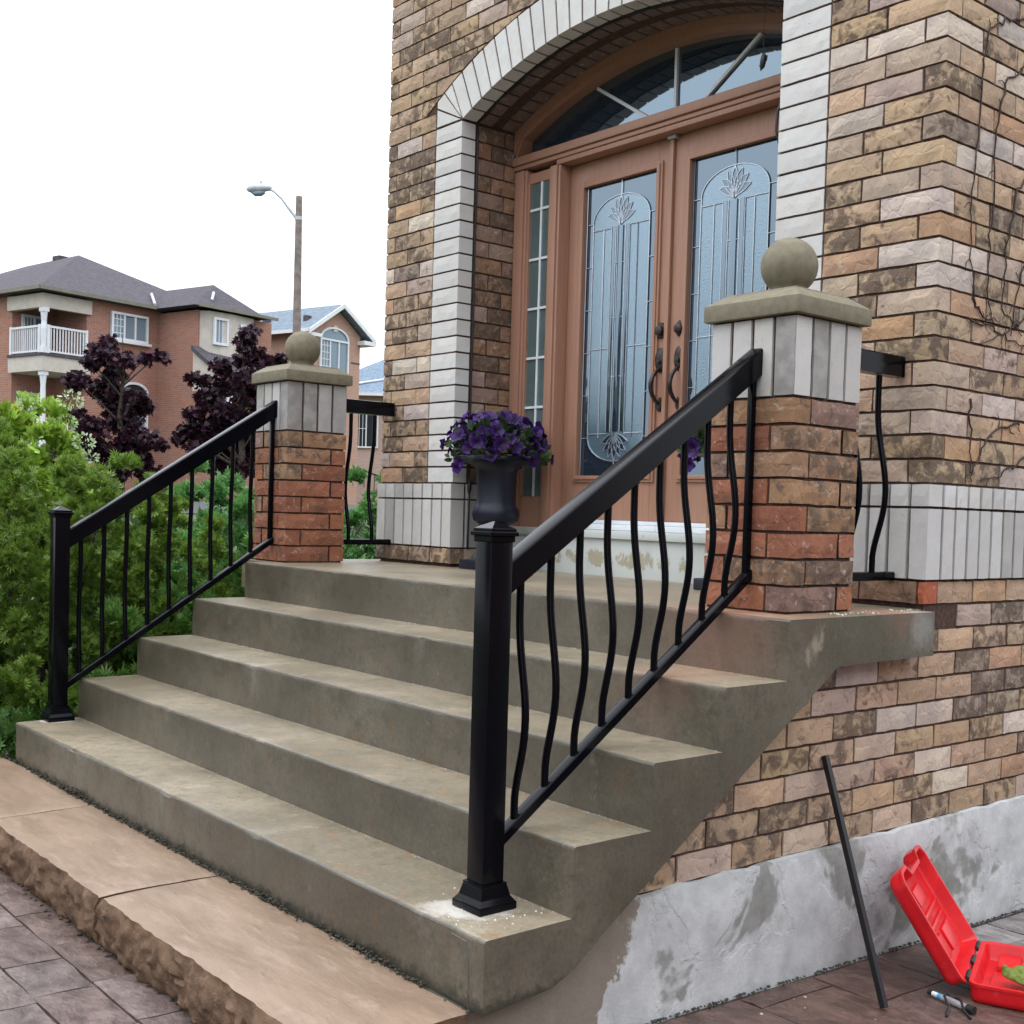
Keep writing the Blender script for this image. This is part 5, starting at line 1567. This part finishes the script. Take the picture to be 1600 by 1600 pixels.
# soil bed
sm_ = MB(); nb = 24
bx_ = [(-9 + (9 - 3.66) * i / nb) for i in range(nb + 1)]; by_ = [-2.2 + 4.2 * j / nb for j in range(nb + 1)]
sm_.add([(x, y, -1.085 + 0.03 * mnoise.noise(Vector((x * 3, y * 3, 0)))) for y in by_ for x in bx_], [[j * (nb + 1) + i, j * (nb + 1) + i + 1, (j + 1) * (nb + 1) + i + 1, (j + 1) * (nb + 1) + i] for j in range(nb) for i in range(nb)])
tag(sm_.build('garden_bed', 'soil', smooth='all'), kind='structure')

MAPLE = ([(0, 0, 0), (0.22, 0.02, 0.02), (0.55, 0.25, -0.03), (0.26, 0.40, 0.03), (0.50, 0.78, -0.05), (0.16, 0.66, 0.02), (0, 1.05, -0.06), (-0.16, 0.66, 0.02), (-0.50, 0.78, -0.05), (-0.26, 0.40, 0.03), (-0.55, 0.25, -0.03), (-0.22, 0.02, 0.02), (0, 0.42, -0.03)],
         [(0, 1, 2, 12), (2, 3, 12), (3, 4, 5, 12), (5, 6, 7, 12), (7, 8, 9, 12), (9, 10, 12), (10, 11, 0, 12)])
ER = Vector((0.6543956, 0.7555521, 0.0)).normalized(); EB = Vector((-ER.y, ER.x, 0))
def maple(base, label, clumps, seed, n):
    """clumps: (u across, z above base, radius) in metres"""
    rg = random.Random(seed)
    root = tag(empty('purple_maple_tree', base), label, 'tree', 'purple maple trees along the street')
    tm = MB()
    ztop = max(c[1] for c in clumps)
    trunk = [(0, 0, -0.3), (0.03, 0.02, 0.9), (-0.03, 0, 1.8), (0.02, 0.03, ztop * 0.75), (0.0, 0, ztop)]
    tm.tube([ER * t[0] + EB * t[1] + Vector((0, 0, t[2])) for t in trunk], [0.085, 0.07, 0.055, 0.03, 0.008], 8)
    tm.build('trunk', 'bark', root, 60)
    P = []; N_ = []; S = []; CL = []; lm = MB()
    tot = sum(c[2] ** 2 for c in clumps)
    for (u, z, r_) in clumps:
        dep = rg.uniform(-0.45, 0.45)
        c = ER * u + EB * dep + Vector((0, 0, z))
        s0 = Vector((0, 0, max(0.7, z - 0.25 - abs(u) * 0.7)))
        lm.tube([s0, s0.lerp(c, 0.55) + Vector((0, 0, 0.05)), c], [0.022, 0.014, 0.005], 5)
        for q in range(int(n * r_ ** 2 / tot)):
            v = Vector((rg.gauss(0, 1), rg.gauss(0, 1), rg.gauss(0, 1))).normalized() * r_ * (0.25 + 0.85 * rg.random())
            P.append((c + Vector((v.x * 1.05, v.y * 1.05, v.z * 0.85)))[:])
            N_.append((rg.gauss(0, 0.8), rg.gauss(0, 0.8), -0.5 + rg.gauss(0, 0.45))); S.append(rg.uniform(0.085, 0.15))
            k = rg.uniform(0.55, 1.5); red = rg.random()
            CL.append((0.027 * k * (2.0 if red < 0.10 else 1), 0.0085 * k, 0.019 * k))
    lm.build('limb', 'bark', root, 60)
    leaf_cloud('crown', P, N_, S, CL, MAPLE, root, kind='stuff')
pxm = 1888.97 / 24.0
def conv(lst, ux, vy): return [((x / 4 - ux) / pxm, (vy - (380 + y / 4)) / pxm, max(0.14, r_ / 4 / pxm)) for x, y, r_ in lst]
b1 = (-21.53, 6.25, 0.18)
t1 = [(620, 590, 40), (640, 680, 85), (590, 760, 55), (700, 720, 60), (840, 740, 58), (900, 710, 40), (960, 680, 40), (700, 810, 70), (450, 840, 60), (520, 880, 60), (590, 890, 70), (690, 950, 95), (860, 960, 65), (880, 1010, 50), (740, 1080, 110), (500, 1090, 60), (430, 1080, 40), (620, 1170, 100), (850, 1210, 95), (960, 1230, 65), (1035, 1255, 42), (880, 1340, 80), (780, 1290, 90), (640, 1300, 90), (540, 1230, 70), (900, 1430, 70), (780, 1420, 80)]
maple(b1, 'purple maple with a thin spire, left one in front of the red brick house', conv(t1, 190, 792), 2, 6000)
b2 = (-19.95, 8.05, 0.30)
t2 = [(1530, 540, 40), (1560, 620, 60), (1490, 650, 42), (1590, 720, 70), (1480, 740, 50), (1380, 790, 60), (1180, 860, 42), (1250, 870, 45), (1400, 880, 90), (1550, 890, 105), (1300, 980, 85), (1420, 1080, 105), (1220, 1090, 62), (1180, 1190, 75), (1310, 1180, 80), (1100, 1240, 48), (1500, 1160, 100), (1640, 760, 60), (1700, 800, 60), (1760, 740, 45), (1680, 900, 85), (1640, 1000, 90), (1750, 880, 60), (1240, 1290, 60), (1400, 1260, 85), (1560, 1280, 90), (1660, 1130, 80), (1340, 1380, 80), (1500, 1400, 90)]
maple(b2, 'purple maple nearer the street lamp, beside the left pier', conv(t2, 375, 792), 6, 7000)

# ------------------------------------------------------------------ street lamp
lx, ly_ = -30.15, 14.84
lamp = tag(empty('street_lamp', (lx, ly_, 1.0)), 'street lamp on a weathered pole with a curved arm', 'street lamp')
def lp(m, name, mat, sm=60): o = m.build(name, mat, lamp, sm); o.data.transform(Matrix.Translation((-lx, -ly_, -1.0))); return o
m = MB(); m.tube([(lx, ly_, 0.3), (lx - 0.05, ly_ + 0.02, 5.0), (lx - 0.11, ly_ + 0.03, 9.52)], [0.16, 0.125, 0.095], 12); lp(m, 'pole', 'pole')
ax_, ay_ = -0.655, -0.755
def ap(d, z): return (lx - 0.1 + ax_ * d, ly_ + ay_ * d, z)
m = MB(); m.tube([ap(0.05, 8.88), ap(0.25, 9.12), ap(0.5, 9.45), ap(0.75, 9.66), ap(0.98, 9.72)], [0.045, 0.042, 0.038, 0.035, 0.035], 8); lp(m, 'arm', 'lamp_metal')
m = MB()
m.tube([ap(0.80, 9.74), ap(0.86, 9.745), ap(1.05, 9.74), ap(1.30, 9.72), ap(1.48, 9.69), ap(1.55, 9.68)], [0.04, 0.085, 0.13, 0.135, 0.10, 0.03], 12)
m.tube([ap(1.12, 9.86), ap(1.12, 9.93)], 0.04, 8); lp(m, 'lamp_head', 'lamp_metal')
m = MB(); m.tube([ap(1.0, 9.62), ap(1.12, 9.58), ap(1.28, 9.57), ap(1.40, 9.61)], [0.05, 0.09, 0.09, 0.04], 12); lp(m, 'lens', 'window_glass')
m = MB(); m.tube([(lx - 0.11, ly_ + 0.03, 8.82), (lx - 0.11, ly_ + 0.03, 8.92)], 0.115, 12); lp(m, 'bracket', 'lamp_metal')

# ------------------------------------------------------------------ houses across the street
def window(root, face, u0, u1, z0, z1, w0, nx=2, nz=2, arch=False, glass='window_glass', sill=True, fr=0.09):
    """face 'y': wall at y=w0 looking to -y, u along x.  face 'x': wall at x=w0 looking to -x, u along y"""
    def B(m, a, b, c, d, o0, o1):
        if face == 'y': m.box(a, b, w0 - o1, w0 - o0, c, d)
        else: m.box(w0 - o1, w0 - o0, a, b, c, d)
    m = MB()
    B(m, u0, u1, z0, z0 + fr, 0.01, 0.12); B(m, u0, u1, z1 - fr, z1, 0.01, 0.12); B(m, u0, u0 + fr, z0 + fr, z1 - fr, 0.01, 0.12); B(m, u1 - fr, u1, z0 + fr, z1 - fr, 0.01, 0.12)
    if sill: B(m, u0 - 0.1, u1 + 0.1, z0 - 0.10, z0 - 0.002, 0.005, 0.2)
    n = 16; cu_ = (u0 + u1) / 2; ra = (u1 - u0) / 2; ha = ra * 0.62
    if arch:
        for i in range(n):
            t0, t1 = math.pi * i / n, math.pi * (i + 1) / n
            q = [(cu_ + ra * math.cos(t0), z1 + ha * math.sin(t0)), (cu_ + ra * math.cos(t1), z1 + ha * math.sin(t1)), (cu_ + (ra - fr) * math.cos(t1), z1 + (ha - fr) * math.sin(t1)), (cu_ + (ra - fr) * math.cos(t0), z1 + (ha - fr) * math.sin(t0))]
            if face == 'y': m.prism(q, w0 - 0.12, w0 - 0.01, 1)
            else: m.prism(q, w0 - 0.12, w0 - 0.01, 0)
    w = m.build('window', 'white_trim', root)
    for i in range(nx):
        a = u0 + fr + (u1 - u0 - 2 * fr) * i / nx; b = u0 + fr + (u1 - u0 - 2 * fr) * (i + 1) / nx
        m = MB(); B(m, a + 0.02, b - 0.02, z0 + fr, z1 - fr, 0.03, 0.05); m.build('pane', glass, w)
        if i:
            m = MB(); B(m, a - 0.035, a + 0.035, z0 + fr, z1 - fr, 0.03, 0.10); m.build('mullion', 'white_trim', w)
    m = MB()
    for j in range(1, nz): zz = z0 + (z1 - z0) * j / nz; B(m, u0 + fr, u0 + fr + (u1 - u0 - 2 * fr) / nx, zz - 0.015, zz + 0.015, 0.052, 0.075)
    for q in (1, 2): uu = u0 + fr + (u1 - u0 - 2 * fr) / nx * q / 3; B(m, uu - 0.015, uu + 0.015, z0 + fr, z1 - fr, 0.051, 0.073)
    m.build('muntin', 'white_trim', w)
    if arch:
        m = MB(); q = [(cu_ + (ra - fr) * math.cos(math.pi * i / n), z1 + (ha - fr) * math.sin(math.pi * i / n)) for i in range(n + 1)]
        m.prism(q, w0 - 0.05, w0 - 0.03, 1 if face == 'y' else 0); m.build('pane', 'window_dark' if glass == 'window_glass' and arch == 'dark' else glass, w)
    return w
def part(root, name, mat, fn, smooth=False):
    m = MB(); fn(m); return m.build(name, mat, root, smooth)
def hip(m, x0, x1, y0, y1, z, apex, ridge_dir=None, drop=0.12):
    """hip roof; apex = list of ridge points (x,y,z) one or two"""
    c = [(x0, y0, z), (x1, y0, z), (x1, y1, z), (x0, y1, z)]
    cb = [(a, b, z - drop) for a, b, _ in c]
    if len(apex) == 1: m.add(c + cb + apex, [(0, 1, 8), (1, 2, 8), (2, 3, 8), (3, 0, 8), (4, 5, 1, 0), (5, 6, 2, 1), (6, 7, 3, 2), (7, 4, 0, 3), (7, 6, 5, 4)])
    else: m.add(c + cb + apex, [(0, 1, 8), (1, 2, 9, 8), (2, 3, 9), (3, 0, 8, 9), (4, 5, 1, 0), (5, 6, 2, 1), (6, 7, 3, 2), (7, 4, 0, 3), (7, 6, 5, 4)])
h1 = tag(empty('far_house', (-43.293, 11.797, 1.5), R(104)), 'red brick house with brown hip roof and white corner balcony', 'house', 'houses across the street')
Z1 = -1.5                            # parts are written with world heights
def p1(name, mat, fn, smooth=False):
    o = part(h1, name, mat, fn, smooth); o.location.z = Z1; return o
p1('wall', 'red_brick', lambda m: (m.box(1.75, 8.6, 0.0, 11.0, -1.5, 7.85), m.box(0.0, 1.7495, 2.05, 11.0, -1.5, 7.85)))
p1('wing_wall', 'red_brick', lambda m: m.box(4.92, 8.6, -2.45, -0.0005, -1.5, 7.75))
p1('bay', 'cream', lambda m: m.prism([(4.99, -2.4505), (7.6, -2.4505), (7.35, -2.80), (6.2, -2.95), (5.15, -2.80)], 5.6, 7.72, 2))
p1('roof', 'roof_brown', lambda m: hip(m, -0.43, 9.1, -0.42, 12.0, 7.95, [(4.0, 4.0, 10.28), (4.3, 8.2, 10.28)]))
p1('wing_roof', 'roof_brown', lambda m: m.add([(4.45, -2.75, 7.86), (4.9, -3.05, 7.86), (7.4, -3.15, 7.86), (8.3, -2.6, 7.86), (8.9, 1.5, 7.86), (4.45, 1.5, 7.86), (6.3, -1.6, 9.00), (6.6, 3.2, 9.1)],
   [(0, 1, 6), (1, 2, 6), (2, 3, 6), (3, 4, 7, 6), (5, 0, 6, 7), (4, 5, 7), (5, 4, 3, 2, 1, 0)]))
p1('flashing', 'lamp_metal', lambda m: (m.tube([(4.44, -0.43, 8.02), (5.1, 0.7, 8.62)], 0.06, 6), m.tube([(5.75, -2.3, 8.55), (5.3, -2.75, 8.15)], 0.055, 6)))
p1('gutter', 'gutter', lambda m: (m.box(-0.45, 4.5, -0.49, -0.43, 7.83, 7.96), m.box(-0.49, -0.43, -0.45, 12.0, 7.83, 7.96), m.box(4.42, 8.3, -3.2, -3.12, 7.76, 7.87)))
p1('balcony_beam', 'cream', lambda m: (m.box(-0.12, 1.9, -0.10, 0.12, 7.25, 7.76), m.box(-0.12, 0.12, 0.1205, 2.2, 7.25, 7.76)))
p1('balcony_floor', 'cream', lambda m: (m.box(-0.15, 1.85, -0.15, 2.05, 4.95, 5.50),))
p1('balcony_deck', 'roof_brown', lambda m: m.box(-0.2, 1.9, -0.2, 2.05, 5.502, 5.60))
def col_(m, x, y, z0, z1):
    m.tube([(x, y, z0), (x, y, z0 + 0.25)], 0.15, square=True); m.tube([(x, y, z0 + 0.2), (x, y, z0 + 0.9), (x, y, z1 - 0.5), (x, y, z1 - 0.1)], [0.09, 0.12, 0.09, 0.13], 10); m.tube([(x, y, z1 - 0.15), (x, y, z1)], 0.18, square=True)
p1('column', 'white_trim', lambda m: col_(m, 0.02, 0.02, 5.6, 7.25)); p1('column', 'white_trim', lambda m: col_(m, 0.02, 0.02, 0.2, 4.95))
def rail_(m, x0, y0, x1, y1, z0, z1, n):
    m.tube([(x0, y0, z1), (x1, y1, z1)], 0.055, square=True); m.tube([(x0, y0, z0 + 0.08), (x1, y1, z0 + 0.08)], 0.045, square=True)
    for i in range(n + 1): t = i / n; m.tube([(x0 + (x1 - x0) * t, y0 + (y1 - y0) * t, z0 + 0.08), (x0 + (x1 - x0) * t, y0 + (y1 - y0) * t, z1)], 0.026, square=True)
    for x, y in ((x0, y0), (x1, y1)): m.tube([(x, y, z0), (x, y, z1 + 0.06)], 0.075, square=True)
p1('balcony_railing', 'white_trim', lambda m: rail_(m, 0.14, -0.05, 1.70, -0.05, 5.6, 6.58, 13)); p1('balcony_railing', 'white_trim', lambda m: rail_(m, -0.05, 0.14, -0.05, 2.0, 5.6, 6.58, 14))
p1('porch_railing', 'white_trim', lambda m: rail_(m, 0.14, -0.05, 1.70, -0.05, 2.2, 3.2, 13)); p1('porch_railing', 'white_trim', lambda m: rail_(m, -0.05, 0.14, -0.05, 2.0, 2.2, 3.2, 14))
p1('porch_floor', 'cream', lambda m: m.box(-0.1, 1.85, -0.1, 2.05, 1.9, 2.2))
def w1(*a, **k):
    o = window(h1, *a, **k); o.location.z = Z1
w1('y', 2.75, 4.40, 6.48, 7.54, 0.0, nx=3, nz=4)
w1('y', 3.20, 4.45, 3.10, 4.55, 0.0, nx=2, nz=4, arch='dark')
w1('y', 0.35, 1.35, 5.62, 7.2, 2.05, nx=2, nz=1, sill=False)
w1('y', 0.2, 1.3, 2.25, 4.3, 2.05, nx=2, nz=1, sill=False, glass='window_dark')
w1('y', 5.30, 6.00, 6.45, 7.50, -2.83, nx=1, nz=1, sill=False)
w1('y', 6.55, 7.15, 6.55, 7.40, -2.88, nx=1, nz=4, sill=False)
p1('portico_roof', 'roof_brown', lambda m: m.add([(4.6, -2.46, 6.35), (8.0, -2.46, 6.35), (8.0, -4.6, 5.0), (4.6, -4.6, 5.0), (4.6, -2.46, 6.15), (8.0, -2.46, 6.15), (8.0, -4.6, 4.85), (4.6, -4.6, 4.85)], [(0, 1, 2, 3), (7, 6, 5, 4), (0, 3, 7, 4), (1, 5, 6, 2), (3, 2, 6, 7), (0, 4, 5, 1)]))
p1('portico_gable', 'cream', lambda m: m.prism([(-2.46, 4.6), (-4.5, 4.6), (-4.5, 4.82), (-2.46, 6.1)], 4.7, 7.9, 0))
p1('portico_column', 'white_trim', lambda m: m.tube([(5.0, -4.2, 1.0), (5.0, -4.2, 4.6)], 0.15, square=True))
p1('downpipe', 'roof_brown', lambda m: m.tube([(-0.1, 11.0, 7.8), (-0.1, 11.0, 1.0)], 0.06, 8))
p1('vent', 'roof_brown', lambda m: m.box(3.9, 4.3, 5.2, 5.7, 10.1, 10.38))

h2 = tag(empty('far_house', (-48.537, 25.748, 2.0), R(104)), 'pinkish brick house with a gable, arched window and blue-grey roof', 'house', 'houses across the street')
def p2(name, mat, fn, root=None):
    o = part(root or h2, name, mat, fn); o.location.z = -2.0; return o
p2('wall', 'tan_brick', lambda m: (m.box(0, 3.2, 0, 12, -1.5, 8.72), m.prism([(0.0, 8.7195), (3.2, 8.7195), (1.6, 9.86)], 0.0, 11.5, 1)))
p2('roof', 'roof_blue', lambda m: (m.add([(-0.55, -0.42, 8.62), (1.6, -0.42, 10.05), (1.6, 12.4, 10.05), (-0.55, 12.4, 8.62), (-0.55, -0.42, 8.50), (1.6, -0.42, 9.91), (1.6, 12.4, 9.91), (-0.55, 12.4, 8.50)], [(0, 1, 2, 3), (7, 6, 5, 4), (0, 4, 5, 1), (1, 5, 6, 2), (2, 6, 7, 3), (3, 7, 4, 0)]),
   m.add([(3.75, -0.42, 8.62), (1.6, -0.42, 10.051), (1.6, 12.4, 10.051), (3.75, 12.4, 8.62), (3.75, -0.42, 8.50), (1.6, -0.42, 9.911), (1.6, 12.4, 9.911), (3.75, 12.4, 8.50)], [(3, 2, 1, 0), (4, 5, 6, 7), (1, 5, 4, 0), (2, 6, 5, 1), (3, 7, 6, 2), (0, 4, 7, 3)])))
p2('bargeboard', 'white_trim', lambda m: (m.add([(-0.62, -0.44, 8.60), (1.6, -0.44, 10.08), (1.6, -0.44, 9.86), (-0.62, -0.44, 8.38), (-0.62, -0.50, 8.60), (1.6, -0.50, 10.08), (1.6, -0.50, 9.86), (-0.62, -0.50, 8.38)], [(0, 1, 2, 3), (7, 6, 5, 4), (0, 4, 5, 1), (3, 2, 6, 7), (0, 3, 7, 4)]),
   m.add([(3.82, -0.44, 8.60), (1.6, -0.44, 10.081), (1.6, -0.44, 9.861), (3.82, -0.44, 8.38), (3.82, -0.50, 8.60), (1.6, -0.50, 10.081), (1.6, -0.50, 9.861), (3.82, -0.50, 8.38)], [(3, 2, 1, 0), (4, 5, 6, 7), (1, 5, 4, 0), (7, 6, 2, 3), (4, 7, 3, 0)])))
p2('gutter', 'white_trim', lambda m: m.box(-0.66, -0.56, -0.42, 12, 8.46, 8.62))
p2('eave_return', 'white_trim', lambda m: (m.box(3.0, 3.8, -0.5, 0.6, 8.30, 8.50), m.box(-0.6, 0.25, -0.43, 0.4, 8.30, 8.455)))
p2('downpipe', 'white_trim', lambda m: m.tube([(-0.5, 3.0, 8.5), (-0.08, 3.0, 8.1), (-0.08, 3.0, 1)], 0.06, 8))
p2('band_course', 'roof_brown', lambda m: m.box(2.6, 3.21, -0.012, -0.0005, 7.35, 7.43))
p2('keystone', 'cream', lambda m: m.box(1.30, 1.55, -0.10, -0.001, 8.72, 9.02))
p2('roof_vent', 'roof_brown', lambda m: (m.box(0.2, 0.5, 3.4, 3.7, 9.1, 9.45), m.box(0.2, 0.5, 0.6, 0.85, 9.1, 9.40)))
w2_ = window(h2, 'y', 0.45, 2.35, 6.70, 8.35, 0.0, nx=3, nz=5, arch=True, sill=True); w2_.location.z = -2.0
h3 = tag(empty('far_house', (-60.34, 34.99, 2.0), math.atan2(0.7556, 0.6544)), 'distant pink brick house with pale blue hip roof and dark window', 'house', 'houses across the street')
p2('wall', 'pink_brick', lambda m: m.box(-2.0, 9.0, 0.0, 9.0, -1.5, 7.0), h3)
p2('roof', 'roof_blue2', lambda m: hip(m, -2.6, 9.6, -0.6, 9.6, 7.12, [(4.4, 4.5, 11.0), (5.4, 4.5, 11.0)]), h3)
p2('gutter', 'white_trim', lambda m: m.box(-2.65, 9.65, -0.72, -0.61, 6.96, 7.14), h3)
p2('ridge_flashing', 'white_trim', lambda m: m.tube([(-0.2, -0.15, 7.58), (2.4, 0.7, 8.15)], 0.06, 6), h3)
w3_ = window(h3, 'y', 0.35, 1.80, 3.9, 6.2, 0.0, nx=2, nz=2, glass='window_dark', sill=False); w3_.location.z = -2.0
p2('stair_rail', 'rubber', lambda m: (m.tube([(-0.9, -1.2, 3.3), (2.6, -1.2, 2.0)], 0.05, 6),) + tuple(m.tube([(-0.9 + 0.3 * i, -1.2, 3.3 - 0.111 * i), (-0.9 + 0.3 * i, -1.2, 2.3 - 0.111 * i)], 0.025, 5) for i in range(12)), h3)

# ------------------------------------------------------------------ unseen houses and trees added beside and behind the camera to dim the skylight
def plain_house(loc, rz, w, d, h, mat, roofm, label):
    r_ = tag(empty('unseen_house', loc, rz), label, 'house', 'unseen houses added to dim the skylight')
    part(r_, 'wall', mat, lambda m: m.box(-w / 2, w / 2, 0, d, -0.5, h))
    part(r_, 'roof', roofm, lambda m: hip(m, -w / 2 - 0.5, w / 2 + 0.5, -0.5, d + 0.5, h + 0.1, [(-w / 4, d / 2, h + 2.8), (w / 4, d / 2, h + 2.8)] if False else [(0.0, d / 2 - 1, h + 2.8)]))
    for u in (-w / 3.2, 0.0, w / 3.2):
        for zz in (1.2, 4.2): window(r_, 'y', u - 0.8, u + 0.8, zz, zz + 1.4, 0.0, nx=2, nz=2)
plain_house((12.5, 3.5, -1.3), R(-90), 24, 10, 6.4, 'red_brick', 'roof_brown', 'unseen red brick house added at the right to shade the side faces')  # unseen; length and distance set by how much sky light it blocks
plain_house((-10.0, -27.0, -1.3), R(180), 12, 10, 6.6, 'tan_brick', 'roof_brown', 'unseen tan brick house added behind the camera, left of the pair')
plain_house((6.0, -26.0, -1.3), R(180), 13, 10, 6.8, 'red_brick', 'roof_blue', 'unseen red brick house added behind the camera, right of the pair')
for q, (x, y, hh) in enumerate(((-13.0, -15.0, 2.6), (-4.0, -17.0, 3.0), (2.5, -15.5, 2.5), (11.0, -16.0, 2.8))):  # unseen trees, added to darken the low sky facing the steps
    shrub('unseen_tree', ('broad green unseen tree added behind the camera, %s' % ('far left', 'left of centre', 'right of centre', 'far right')[q]), (x, y, -1.3),
          [(x, y, hh + 0.6, 1.9, 1.9, 1.9), (x + 0.9, y + 0.3, hh - 0.3, 1.5, 1.5, 1.3), (x - 0.9, y - 0.2, hh - 0.1, 1.5, 1.5, 1.3)], 1500, 0.42, (0.05, 0.10, 0.025), (0.09, 0.16, 0.04), FERN, 70 + q, cat='tree', stems=3)
